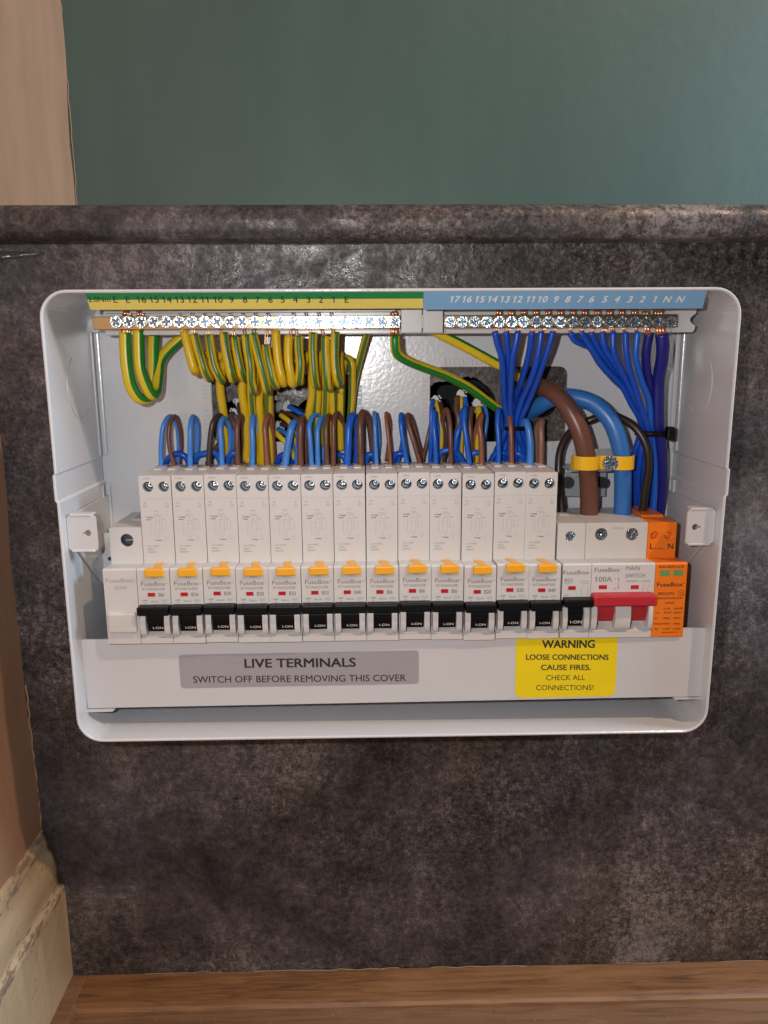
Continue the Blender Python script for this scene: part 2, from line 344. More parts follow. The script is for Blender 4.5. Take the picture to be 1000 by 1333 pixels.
# ------------------------------------------------------------------ setting
FZ = -341.0; WX = -239.0; GY = 165.0; PT = 18.0
def poly_px(pts): return [(lambda p: (p.x, p.z))(A(u, v, 0)) for u, v in pts]
def ragged(pts, amp, n=4):
    out = []
    for (ax, ay), (bx, by) in zip(pts, pts[1:]+pts[:1]):
        for i in range(n): t = i/n; out.append((ax+(bx-ax)*t+rnd.uniform(-amp, amp), ay+(by-ay)*t+rnd.uniform(-amp, amp)))
    return out
h1 = ragged(poly_px([(290, 612), (294, 524), (318, 517), (358, 520), (388, 528), (409, 511), (438, 503), (455, 506), (458, 612)]), 0.5)
h2 = ragged(poly_px([(556, 612), (558, 506), (567, 498), (580, 497), (592, 494), (609, 490), (624, 494), (637, 503), (644, 515), (650, 533), (650, 612)]), 0.5)
h3 = ragged(poly_px([(682, 512), (690, 498), (706, 496), (722, 502), (729, 518), (722, 536), (706, 546), (690, 540), (682, 528)]), 0.7)
b = MB(); b.prism([(WX-8, FZ-8), (420, FZ-8), (420, 132), (WX-8, 132)], 0, PT, holes=[h1, h2, h3], smooth_holes=False)
cv = []
for i in range(67):           # the laminate bends gently forward under the shelf
    x = WX-8+i*10; wv = 1+0.35*math.sin(x*0.031)+0.2*math.sin(x*0.083+1)
    cv.append([b.bm.verts.new((x, -max(0, (z-132)/22)**2*1.7*wv, z)) for z in [132+1.5*k for k in range(16)]]+[b.bm.verts.new((x, PT, 154.5))])
for q, s_ in zip(cv, cv[1:]):
    for k in range(16): b.face([q[k], s_[k], s_[k+1], q[k+1]], True)
tag(b.build('laminate_panel', 'laminate', origin=(0, 0, FZ)), 'dark mottled slate laminate panel standing upright behind the open fuse box', 'panel')
# shelf with rounded front edge: profile in (y, z)
prof = [(GY-1, 154), (GY-1, 173.0), (-14, 173.0)]
for i in range(9):
    t = R(90+i*11.25); prof.append((-14+9.5*math.cos(t), 163.5+9.5*math.sin(t)))
prof += [(-23.0, 161.0)]
for i in range(1, 7):
    t = R(180+i*15); prof.append((-16+7.0*math.cos(t), 161.0+7.0*math.sin(t)))
b = MB()
xs = [WX-1+i*20 for i in range(34)]
rings = []
for x in xs:
    sag = -1.4*max(0, (x-100)/320)**1.5
    rings.append([b.bm.verts.new((x, p[0], p[1]+sag)) for p in prof])
for q, s in zip(rings, rings[1:]):
    for i in range(len(prof)):
        j = (i+1) % len(prof); b.face([q[i], s[i], s[j], q[j]], 2 <= i < len(prof)-1)
b.face(rings[0]); b.face(list(reversed(rings[-1])))
tag(b.build('shelf', 'laminate_edge', origin=(0, 0, 154)), 'slate laminate shelf with a rounded front edge above the fuse box', 'shelf')
# caulk sliver and lifted laminate under the shelf
b = MB(); P0 = [A(u, v, -0.6) for u, v in ((178, 326.5), (215, 325.4), (255, 325.2), (300, 325.6), (338, 326.6))]
b.tube(P0, 0.42, 6, 3); tag(b.build('sealant_bead', 'sheath', origin=P0[0]), 'thin pale line of sealant in the angle below the shelf', 'sealant')
b = MB()
pp = []
for i in range(9):
    t = i/8; top = A(-30+i*11, 321+7*t, -1.5-9*(1-t)**2*math.sin(min(1, 1.2-t)*1.6)); bot = A(-30+i*11, 341-9.5*t, -1.0-15*(1-t))
    pp.append((top, bot))
va = [[b.bm.verts.new(p) for p in (t_, (t_+b_)/2+Vector((0, -1.2, 0.4)), b_)] for t_, b_ in pp]
for q, s in zip(va, va[1:]):
    for k in range(2): b.face([q[k], s[k], s[k+1], q[k+1]], True)
bmesh.ops.solidify(b.bm, geom=b.bm.faces[:], thickness=0.5)
tag(b.build('peeling_strip', 'peel', origin=pp[0][0]), 'loose peeling strip of laminate under the shelf by the left wall', 'peeling strip')
# walls
b = MB(); b.box(WX-20, 420, 60, 64, FZ-8, 150); tag(b.build('void_backdrop', 'void_black', origin=(0, 60, FZ)), 'near-black board added behind the slate panel to darken its holes', 'wall', kind='structure')  # added board, so the panel holes look black instead of showing lit green
b = MB(); b.box(WX-60, 900, GY, GY+20, FZ-20, 900); tag(b.build('green_wall', 'green_wall', origin=(0, GY, FZ)), 'dull green painted wall rising behind the shelf', 'wall', kind='structure')
b = MB()
ys = [GY+1]+[GY-4-i*6.5 for i in range(26)]+[-20-i*14 for i in range(60)]
zs = [FZ-5+i*22 for i in range(50)]
rn = random.Random(3)
grid = [[b.bm.verts.new((WX+rn.uniform(-0.35, 0.35)+(0.9*math.sin(z*0.021)+0.6*math.sin(z*0.063+1))*(1 if y > -30 or True else 0), y, z)) for z in zs] for y in ys]
for i in range(len(ys)-1):
    for j in range(len(zs)-1): b.face([grid[i][j], grid[i+1][j], grid[i+1][j+1], grid[i][j+1]], True)
tag(b.build('side_wall', 'beige_wall', origin=(WX, 0, FZ)), 'stained beige painted side wall on the left', 'wall', kind='structure')
# caulk along the inside corners
for nm, yy, z0, z1, lab in (('corner_caulk', GY-0.5, 176, 420, 'cracked pale caulk line where green wall meets beige wall'), ('corner_caulk', -0.4, -226, -120, 'ragged cream paint edge between beige wall and slate panel above the skirting')):
    b = MB(); pts = []; n = int((z1-z0)/5)
    for i in range(n+1): pts.append((WX+0.5+rn.uniform(-0.5, 0.7), yy, z0+(z1-z0)*i/n))
    b.tube(pts, 0.35 if yy > 0 else 0.6, 6, 3); tag(b.build(nm, 'beige_wall', origin=pts[0]), lab, 'caulk')
# skirting along the side wall, running towards the viewer
pr = [(WX-2, FZ), (-226.6, FZ), (-226.6, -270), (-227.4, -267.5), (-229.5, -266.5), (-230.2, -264), (-229.3, -258), (-229.5, -250), (-231.5, -242), (-234.5, -237), (-234.2, -234), (-235.2, -229), (-237.5, -226), (WX-2, -225)]
b = MB(); ys = [-0.3]+[-6-i*7 for i in range(70)]
rows = [[b.bm.verts.new((p[0]+(rn.uniform(-0.35, 0.35) if 1 < k < 13 else 0), y, p[1]+(rn.uniform(-0.3, 0.3) if 1 < k < 13 else 0))) for k, p in enumerate(pr)] for y in ys]
for q, s in zip(rows, rows[1:]):
    for k in range(len(pr)-1): b.face([q[k], s[k], s[k+1], q[k+1]], 3 <= k < 12)
b.face(rows[0])
tag(b.build('skirting_board', 'skirt', origin=(WX, 0, FZ)), 'chipped cream moulded skirting board along the beige wall', 'skirting board')
# floor and the oak strips on it
b = MB(); b.box(-900, 900, -1200, GY+10, FZ-12, FZ-4); tag(b.build('floor', 'floor', origin=(0, 0, FZ-4)), 'dusty brown floor', 'floor', kind='structure')
sp = [(-0.6, FZ-4), (-0.6, FZ+0.3), (-25, FZ+0.3), (-28.5, FZ-0.6), (-30.5, FZ-2.2), (-31.2, FZ-3.9)]
b = MB(); b.prism(sp, -226, 420, 'x'); o = tag(b.build('floor_strip', 'wood', origin=(0, 0, FZ-4)), 'worn oak strip lying along the foot of the slate panel', 'wood strip')
sp2 = [(-226.3, FZ-4), (-226.3, FZ+0.9), (-217.5, FZ+0.9), (-214.8, FZ-0.6), (-213.8, FZ-3.9)]
b = MB(); b.prism(sp2, -2.0, -420, fn=lambda a, bb, d: (a, d, bb)); tag(b.build('floor_strip', 'floor', origin=(-226, 0, FZ-4)), 'narrow brown beading running beside the chipped skirting board', 'wood strip')
b = MB(); pts = [(x, -0.7+rn.uniform(-.3, .3), FZ+0.5+rn.uniform(-.4, .4)) for x in range(-205, 300, 7)]

for (i0, i1), where in (((4, 13), 'near the skirting'), ((15, 31), 'below the left half of the fuse box'), ((33, 44), 'below the middle of the fuse box'), ((52, 60), 'below the yellow warning label'), ((63, 72), 'towards the right edge')):
    b = MB(); b.tube(pts[i0:i1], rnd.uniform(0.18, 0.35), 6, 3)
    tag(b.build('sealant_bead', 'caulk', origin=pts[i0]), f'dirty cream sealant bead above the oak strip {where}', 'sealant')
b = MB()
for i in range(150):
    x = rn.uniform(-205, 260); y = -rn.uniform(33, 60); r = rn.uniform(0.12, 0.45); b.box(x-r, x+r, y-r, y+r, FZ-3.98, FZ-3.98+r, 0)
tag(b.build('grit', 'caulk', origin=(0, -45, FZ-4)), 'pale grit and dust scattered in front of the oak strip', 'grit', kind='stuff')

# ------------------------------------------------------------------ enclosure
W2, H2, D, TH, RC = 177.65, 122.4, 74.9, 1.6, 14.0
enc = thing('enclosure', 'open white metal fuse box mounted on the slate laminate panel', 'fuse box', (0, 0, -H2))
def box_loop(w2, h2, r, n=8):
    out = []; zb = (29.8, 28.8, 15.4, 14.2)
    def arc(cx, cz, a):
        for i in range(n+1): t = R(a+90*i/n); out.append((cx+r*math.cos(t), cz+r*math.sin(t)))
    arc(w2-r, h2-r, 0); arc(-w2+r, h2-r, 90)
    for k, z in enumerate(zb): out.append((-w2-(1.0 if k in (1, 2) else 0), z))
    arc(-w2+r, -h2+r, 180); arc(w2-r, -h2+r, 270)
    for k in (3, 2, 1, 0): out.append((w2+(1.0 if k in (1, 2) else 0), zb[k]))
    return out
b = MB()
stack = [(W2, H2, RC, -0.05), (W2, H2, RC, -D+0.7), (W2-0.25, H2-0.25, RC-0.2, -D+0.15), (W2-0.7, H2-0.7, RC-0.6, -D), (W2-TH+0.5, H2-TH+0.5, RC-1.2, -D+0.05), (W2-TH, H2-TH, RC-TH, -D+0.6), (W2-TH, H2-TH, RC-TH, -2.2)]
rg = [[b.bm.verts.new((p[0], y, p[1])) for p in box_loop(w_, h_, r_)] for w_, h_, r_, y in stack]
for q, s in zip(rg, rg[1:]):
    n = len(q)
    for i in range(n): b.face([q[i], q[(i+1) % n], s[(i+1) % n], s[i]])
b.build('side_walls', 'powder', enc)
# back plate with two cut-outs
ca = A(275, 488, -1); cb = A(461, 574, -1); cut1 = rrect(ca.x, cb.x, cb.z, ca.z, 4)
ca2 = A(560, 478, -1); cb2 = A(735, 574, -1); cut2 = rrect(ca2.x, cb2.x, cb2.z, ca2.z, 5)
b = MB(); b.prism(rrect(-W2+0.7, W2-0.7, -H2+0.7, H2-0.7, RC-0.7), -0.3, -1.9, holes=[cut1, cut2], smooth_holes=False)
b.build('back_plate', 'powder', enc)
# folded seams by the side walls and long corner fillets
for s_ in (-1, 1):
    b = MB()
    for z0, z1 in ((31, 104), (-100, 13)):
        x0 = s_*(W2-TH-0.1); x1 = s_*(W2-TH-3.2)
        b.box(min(x0, x1), max(x0, x1), -4.2, -2.0, z0, z1, 0.9, 3)
        x0 = s_*(W2-TH+0.2); x1 = s_*(W2-TH-1.0)
        b.box(min(x0, x1), max(x0, x1), -9.5, -7.9, z0, z1, 0.5)
    b.build('seam', 'powder', enc)
    b = MB()          # round knockout pressed in the side wall
    cy, cz, r_ = -33, 73, 17.5
    x = s_*(W2-TH-0.15)
    b.tube([(x, cy+r_*math.cos(R(a)), cz+r_*math.sin(R(a))) for a in range(115, 318, 7)], 0.2, 6)
    b.build('knockout', 'powder', enc)
    # lid fixing tab: folded plate with keyhole
    tb = thing_tab = None
    xo = s_*(W2-TH-0.2); xi = s_*160.3; x0, x1 = min(xo, xi), max(xo, xi)
    hx = s_*165.0; kh = []
    ring = circle(hx, -3.6, 1.75, 20, R(-70) if s_ > 0 else R(110))
    mouth = 0.5
    slot = [(hx+s_*(-1)*0, 0)]
    key = []
    for i in range(22):      # circle with a narrow slot pointing outwards / inwards
        a = R(20+i*320/21) if s_ > 0 else R(200+i*320/21)
        key.append((hx+1.75*math.cos(a), -3.6+1.75*math.sin(a)))
    ex = 3.4*(1 if s_ > 0 else -1)
    key += [(hx+ex, -3.6-0.25*(1 if s_ > 0 else -1)), (hx+ex, -3.6+0.25*(1 if s_ > 0 else -1))]
    b = MB(); b.prism(rrect(x0, x1, -13.2, 6.2, 2.2), -68.0, -66.8, holes=[key])
    b.box(x0+1.5, x1-1.5, -68.6, -62, 5.6, 7.2, 0.7, 3); b.box(x0+1.5, x1-1.5, -68.6, -62, -14.2, -12.6, 0.7, 3)
    b.build('fixing_tab', 'powder', enc)
    b = MB(); b.prism([(-64, 6), (-64, -13), (-60, -14), (-24, -45), (-3, -47), (-3, 6)], s_*(W2-TH-2.0), s_*(W2-TH-0.8), 'x'); xa, xb = sorted((s_*(W2-TH-1.5), s_*(W2-TH-10.5))); b.prism([(xa, -14), (xb, -14), (xb, -45), (xa, -45)], -22.4, -21.2, holes=[circle((xa+xb)/2, -30, 1.3, 14)]); b.build('support_bracket', 'powder', enc)
# toothed plastic edging round the cut-outs
def edging(a, c, top=True, left=True, right=False, bottom=True):
    b = MB()
    def run(x0, z0, x1, z1, nx, nz):
        L_ = math.hypot(x1-x0, z1-z0); n = int(L_/2.6); dx, dz = (x1-x0)/L_, (z1-z0)/L_
        b.box(min(x0, x1)-(0.5 if nz else 0), max(x0, x1)+(0.5 if nz else 0), -3.0, -1.92, min(z0, z1)-(0.0 if nx else 0.0)-(0.7 if nz else 0), max(z0, z1)+(0.7 if nz else 0), 0.3) if nz else b.box(x0-0.7, x0+0.7, -3.0, -1.92, min(z0, z1), max(z0, z1), 0.3)
        for i in range(n):
            t = (i+0.5)*L_/n; px, pz = x0+dx*t, z0+dz*t
            if nz: b.box(px-0.85, px+0.85, -2.9, -1.92, min(pz, pz+nz*4.2), max(pz, pz+nz*4.2), 0.2)
            else: b.box(min(px, px+nx*4.2), max(px, px+nx*4.2), -2.9, -1.92, pz-0.85, pz+0.85, 0.2)
    if top: run(a.x+7, a.z+0.9, c.x-7, a.z+0.9, 0, 1)
    if left: run(a.x-0.9, c.z+3, a.x-0.9, a.z-6, -1, 0)
    if right: run(c.x+0.9, c.z+3, c.x+0.9, a.z-6, 1, 0)
    if bottom: run(a.x+7, c.z-0.9, c.x-7, c.z-0.9, 0, -1)
    b.build('cutout_edging', 'plastic', enc)
edging(ca, cb, right=True); edging(ca2, cb2)
b = MB(); b.box(A(92, 380, -71).x, A(109, 380, -71).x, -71.8, -66, A(100, 382, -71).z, A(100, 379.4, -71).z, 0.3); b.build('top_lip', 'powder', enc)

# ------------------------------------------------------------------ rail
rail = MB(); rail.prism([(-5, -14), (-11.5, -14), (-11.5, -18.5), (-6.2, -18.5), (-6.2, -45), (-11.5, -45), (-11.5, -49.5), (-5, -49.5)], -173, 173, 'x')
tag(rail.build('mounting_rail', 'steel', origin=(0, -5, -31)), 'galvanised steel rail carrying the row of breakers', 'rail')

# ------------------------------------------------------------------ terminal bars
def cross_screw(r, name='screw', front=-1.4, seg=24, m='zinc', recess=1.0):
    """flat head with a cross recess; local, axis -Y, centre at origin"""
    b = MB(); a = r*0.72; t = r*0.19
    cross = [(-a, -t), (-t, -t), (-t, -a), (t, -a), (t, -t), (a, -t), (a, t), (t, t), (t, a), (-t, a), (-t, t), (-a, t)]
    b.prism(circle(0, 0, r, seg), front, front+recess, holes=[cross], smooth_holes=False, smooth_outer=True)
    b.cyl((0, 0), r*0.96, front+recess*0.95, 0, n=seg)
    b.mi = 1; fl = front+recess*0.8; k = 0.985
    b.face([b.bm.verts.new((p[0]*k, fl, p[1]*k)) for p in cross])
    b.mi = 0
    for q in range(4):          # bright facets in the recess corners
        ang = R(45+90*q); c_, s_ = math.cos(ang), math.sin(ang); e = t*1.35
        b.face([b.bm.verts.new(v) for v in ((c_*e*1.0, front+0.02, s_*e*1.0), (c_*e*0.3-s_*e*0.5, fl-0.05, s_*e*0.3+c_*e*0.5), (c_*e*0.3+s_*e*0.5, fl-0.05, s_*e*0.3-c_*e*0.5))])
    me = b; me.bm.normal_update(); bmesh.ops.scale(b.bm, verts=b.bm.verts, vec=(S, S, S)); bmesh.ops.recalc_face_normals(b.bm, faces=b.bm.faces)
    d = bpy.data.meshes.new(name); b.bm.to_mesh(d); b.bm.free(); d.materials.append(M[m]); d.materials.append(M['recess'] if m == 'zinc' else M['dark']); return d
def put_screw(data, parent, pos, rot=None, name='screw'):
    o = bpy.data.objects.new(name, data); col.objects.link(o); o.parent = parent
    o.location = (Vector(pos)-Vector(parent['_o']))*S; o.rotation_euler = (rnd.uniform(-.05, .05), rnd.uniform(0, 3) if rot is None else rot, rnd.uniform(-.05, .05)); return o
SCR_BAR = cross_screw(3.15, 'bar_screw'); SCR_BAR_N = cross_screw(3.0, 'bar_screw')
ZB0, ZB1 = 103.8, 110.7
def bar(name, label, u0, u1, screws, data):
    x0, x1 = A(u0, 419, -46).x, A(u1, 419, -46).x
    th = thing(name, label, 'terminal bar', ((x0+x1)/2, -40, ZB0))
    b = MB(); b.box(x0, x1, -46, -39.2, ZB0, ZB1, 0.4); b.build('bar', 'brass', th)
    for u in screws: put_screw(data, th, A(u, 419, -46.9)+Vector((0, 0.9, 0)))
    return th
E_U = [151+16.48*i for i in range(23)]; N_U = [586+16.0*i for i in range(19)]
bar('earth_terminal_bar', 'brass earth terminal bar with a row of cross-head screws under the green and yellow strip', 120, 521, E_U, SCR_BAR)
bar('neutral_terminal_bar', 'brass neutral terminal bar with a row of cross-head screws under the blue strip', 578, 882, N_U, SCR_BAR_N)
hx0, hx1 = A(136, 419, -38).x, A(905, 419, -38).x
hold = thing('bar_holder', 'pale grey plastic holder carrying both terminal bars', 'bar holder', (0, -10, 101))
zc = (ZB0+ZB1)/2
b = MB(); nt = [(hx0, 101.2), (hx1-1.5, 101.2), (hx1-0.5, 102), (hx1, 103.8)]
for i in range(9): t = R(-70-i*27.5); nt.append((hx1+2.4+3.6*math.cos(R(180))*1+3.2*math.cos(R(90+180*i/8+90)) if False else hx1-3.2*math.sin(math.pi*i/8), 104.6+6.8*i/8))
nt += [(hx1, 113), (hx1-0.8, 115.2), (hx1-2, 116), (hx0, 116)]
b.prism(nt, -38.6, -24)
for u0, u1 in ((136, 515), (580, 874)):
    xa, xb = A(u0, 419, -42).x, A(u1, 419, -42).x
    b.box(xa, xb, -42.5, -38.5, 112.6, 115.6, 0.5); b.box(xa, xb, -42.5, -38.5, 101.0, 103.4, 0.5)
xa, xb = A(522, 419, -46).x, A(577, 419, -46).x; xm = A(550, 419, -46).x
b.box(xa, xm-0.15, -46.5, -38.5, 101.2, 115.4, 0.5); b.box(xm+0.15, xb, -46.5, -38.5, 101.2, 115.4, 0.5)
for xx in (-150, -60, 20, 100, 155): b.box(xx-3, xx+3, -24, -1.9, 103, 113)
b.build('channel', 'holder', hold)
b = MB(); b.prism(circle(xm, zc, 3.4, 28), -46.9, -46.2, holes=[circle(xm, zc, 2.9, 28)]); b.box(xm-0.3, xm+0.3, -46.8, -46.3, zc-2.8, zc+2.8); b.build('slotted_boss', 'holder', hold)

# ------------------------------------------------------------------ numbered strips
YS_T, YS_B = -72.0, -66.0
def strip(name, label, u0, u1, ub0, ub1, bands, numbers, ink, italic, h):
    p00, p10 = A(u0, 378.4, YS_T), A(u1, 377.6, YS_T); q00, q10 = A(ub0, 402.3, YS_B), A(ub1, 402.3, YS_B)
    th = thing(name, label, 'label strip', (p00+p10)/2)
    zt = (p00.z+p10.z)/2; zb = (q00.z+q10.z)/2
    back = Vector((0, zt-zb, -(YS_T-YS_B))).normalized()*1.0
    def P(a, t, off=0.0):     # a along (mm x at top), t 0 top .. 1 bottom
        return Vector((a, YS_T+(YS_B-YS_T)*t, zt+(zb-zt)*t))+back*off
    b = MB()
    for k, (t0, t1) in enumerate(bands):
        b.mi = k
        def X(s, t): return (p00.x+(q00.x-p00.x)*t) if s == 0 else (p10.x+(q10.x-p10.x)*t)
        c = [P(X(0, t0), t0), P(X(1, t0), t0), P(X(1, t1), t1), P(X(0, t1), t1)]
        v = [b.bm.verts.new(x) for x in c]+[b.bm.verts.new(x+back) for x in c]
        for q in ((0, 1, 2, 3), (4, 7, 6, 5), (0, 4, 5, 1), (1, 5, 6, 2), (2, 6, 7, 3), (3, 7, 4, 0)): b.face([v[i] for i in q])
    o = b.build('carrier', ['lab_green', 'lab_yellow'] if len(bands) == 2 else ['lab_blue'], th)
    b = MB(); n_ = Vector((0, zt-zb, -(YS_T-YS_B))).normalized()
    pl = (p00-back*0.12)
    for s, u, vb in numbers:
        q = AP(u, vb, pl, n_); tt = (q.z-zt)/(zb-zt)
        sh = 0.22 if italic else 0
        upv = Vector((0, (YS_T-YS_B), zt-zb)).normalized()
        b.text(s, (0, 0), h if 'Nm' not in s else 2.9, lambda a, c, q=q, upv=upv, sh=sh: q+Vector((a+c*sh, 0, 0))+upv*c, align='c', width=11.0 if 'Nm' in s else None, bold=0.03 if italic else 0.012)
    b.build('lettering', ink, th)
EN = [('2.0Nm', 130, 393)]+[(s, u, 394) for s, u in zip(['E', 'E']+[str(i) for i in range(16, 0, -1)]+['E'], (151, 167.5, 185, 201.5, 218, 234.5, 251, 267, 284.5, 302, 319.5, 336, 352.5, 368.5, 385, 402, 418, 434, 451.5))]
strip('earth_strip', 'green and yellow numbered label strip above the earth terminals', 109.5, 551, 118, 551, ((0, .47), (.47, 1)), EN, 'ink', False, 3.5)
NN = [(s, u, 393.5) for s, u in zip([str(i) for i in range(17, 0, -1)]+['N', 'N'], (591, 607, 623.5, 640, 656, 672.5, 689, 705, 722.5, 738, 754, 769, 786, 802, 818.5, 835, 850.5, 867, 884))]
strip('neutral_strip', 'blue numbered label strip above the neutral terminals', 551.4, 921, 551.4, 914.5, ((0, 1),), NN, 'white_ink', True, 3.6)

# ------------------------------------------------------------------ breakers
YSH, YN = -53.0, -68.0
def ZS(v, u=205): return A(u, v, YSH).z
def ZN(v, u=205): return A(u, v, YN).z
ZT_R, ZT_M, ZNT, ZNB = 25.2, -4.0, -23.7, -67.2
def module_body(b, x0, x1, ztop, holes, back=-9.0):
    """upper part with terminal holes, nose with the lever trough"""
    xg0, xg1 = x0+0.12, x1-0.12
    b.prism([(xg0, ZNT-3), (xg1, ZNT-3), (xg1, ztop-0.5), (xg1-0.5, ztop), (xg0+0.5, ztop), (xg0, ztop-0.5)], YSH, YSH+8, holes=[circle(hx, hz, r, 28) for hx, hz, r in holes])
    b.box(xg0, xg1, YSH+7.9, back, ZNB+1.5, ztop-0.001, 0)
def nose(b, x0, x1, trough=True, zt=None):
    xg0, xg1 = x0+0.10, x1-0.10
    c = 0.9
    zl0 = zt if zt else -44.5
    if trough: pr = [(YSH+8, ZNT-1.6), (YSH, ZNT-1.2), (YN+c, ZNT), (YN, ZNT-c), (YN, zl0), (YN+6, zl0-0.5), (YN+6, -60.0), (YN+1.0, -63.3), (YN, -63.6), (YN, ZNB+0.5), (YN+0.5, ZNB), (YSH+8, ZNB)]
    else: pr = [(YSH+8, ZNT-1.6), (YSH, ZNT-1.2), (YN+c, ZNT), (YN, ZNT-c), (YN, ZNB+0.5), (YN+0.5, ZNB), (YSH+8, ZNB)]
    b.prism(pr, xg0, xg1, 'x')
def cheek(b, x0, x1, z1=-48.5, z0=-61.8):
    zc = (z0+z1)/2; pr = [(YN+5.9, z1)]
    for i in range(11):
        a = math.pi*i/10; pr.append((YN-1.0-1.5*math.sin(a)**0.6, z1-(z1-z0)*i/10))
    pr.append((YN+5.9, z0)); b.prism(pr, x0, x1, 'x', smooth_outer=False)
def rocker(b, x0, x1, z1=-46, z0=-60.1, y=-66.6):
    pr = [(y+6, z1)]
    for i in range(9):
        t = i/8; pr.append((y-1.6*math.sin(math.pi*min(1, t*1.1))-0.6*(i in (3, 4)), z1+(z0-z1)*t))
    pr.append((y+6, z0)); b.prism(pr, x0, x1, 'x')
TERM = cross_screw(2.55, 'terminal_screw'); TERM2 = cross_screw(3.1, 'terminal_screw'); TERM3 = cross_screw(3.6, 'terminal_screw')
X0 = -158.9; XR = -140.6; PITCH = 17.92; RW = 17.8
L_RC = [(XR+4.75, ZS(634), 3.05), (XR+13.45, ZS(634), 3.05)]
def rc_text(b, u0, u1, v, h, s, y, align=None, bold=0.0):
    p, q = A(u0, v, y), A(u1, v, y); b.text(s, ((p.x+q.x)/2, p.z), h, flatY(y), width=abs(q.x-p.x), bold=bold)
def tiny_schematic(b):
    y = YSH-0.06; f = flatY(y)
    def pt(u, v): p = A(u, v, y); return (p.x, p.z)
    for pl in ([(201, 672), (211, 672)], [(202, 678), (208, 678), (208, 682), (202, 682), (202, 678)], [(203.5, 672), (203.5, 678)], [(208, 672), (208, 678)], [(197, 680), (197, 697), (203, 697)], [(202, 682), (202, 694)], [(208, 682), (208, 699), (206, 700)], [(211, 674), (211, 690), (216, 690)], [(208, 690), (211, 690)], [(216, 680), (216, 690)], [(205, 694), (205, 701)]):
        b.line([pt(*q) for q in pl], 0.13, f)
    c = pt(216, 700.5); b.line(circle(c[0], c[1], 1.05, 14), 0.12, f, closed=True)
def rc_lettering(rate, code):
    """lettering of a tall breaker: three inks on one mesh, measured on the first breaker"""
    b = MB(); y = YSH-0.06
    b.mi = 1
    rc_text(b, 185.5, 195, 624, 0.9, '1.2Nm', y)
    rc_text(b, 187.7, 190.2, 656.3, 1.1, 'N', y); rc_text(b, 186.2, 191.6, 660.3, 0.85, 'OUT', y)
    rc_text(b, 216.3, 218.3, 656.3, 1.1, 'L', y); rc_text(b, 215, 220.6, 660.3, 0.85, 'OUT', y)
    rc_text(b, 200, 206, 666, 0.65, 'Load', y); rc_text(b, 199.8, 207.6, 671, 0.55, 'OUT  OUT', y)
    b.mi = 0
    rc_text(b, 190, 199.5, 674.2, 0.75, 'To Supply', y, bold=0.02); rc_text(b, 191, 196.5, 677.3, 0.75, 'Neutral', y, bold=0.02)
    rc_text(b, 202, 211, 704, 0.75, 'To Supply', y, bold=0.015); rc_text(b, 211, 215, 677, 0.5, 'Test', y)
    b.mi = 1
    rc_text(b, 192.5, 207, 712, 0.85, 'Irm=1500A', y); rc_text(b, 192.5, 202, 716, 0.9, '230V~', y); rc_text(b, 192.7, 203.6, 719.7, 0.9, '50/60Hz', y)
    b.mi = 2; tiny_schematic(b)
    p = A(183, 649.6, y); q = A(224, 649.6, y); b.line([(XR+0.4, p.z), (XR+RW-0.4, p.z)], 0.10, flatY(y))
    y = YN-0.06; b.mi = 1
    rc_text(b, 196, 206, 753.4, 0.85, 'TEST', YN-0.25, bold=0.02)
    rc_text(b, 183.9, 215.6, 762.9, 2.35, 'FuseBox', y, bold=0.012); rc_text(b, 216.6, 218.4, 760, 0.8, 'o', y, bold=0.02)
    rc_text(b, 185.6, 214.5, 768.8, 1.55, code, y)
    rc_text(b, 206.7, 206.7+7.2*(len(rate)/2)**0.55, 776.6, 2.1, rate, y, bold=0.02)
    rc_text(b, 196.6, 206.8, 784.3, 1.15, '30mA', y)
    rc_text(b, 186, 192.3, 782.8, 0.9, '6000', y, bold=0.02); rc_text(b, 188, 190.4, 786.4, 0.9, '3', y)
    b.mi = 2
    f = flatY(y)
    def pt(u, v): p = A(u, v, y); return (p.x, p.z)
    b.line([pt(210.5, 780.8), pt(217.5, 780.8), pt(217.5, 783.4), pt(210.5, 783.4)], 0.14, f, closed=True); b.line([pt(211.5, 782.2), pt(216.8, 782.2)], 0.3, f)
    rc_text(b, 211.8, 216.2, 787, 0.8, 'AC', y)
    return b
GRP = 'tall residual current breakers in a row'
origin = Vector((XR, -9, ZNB))
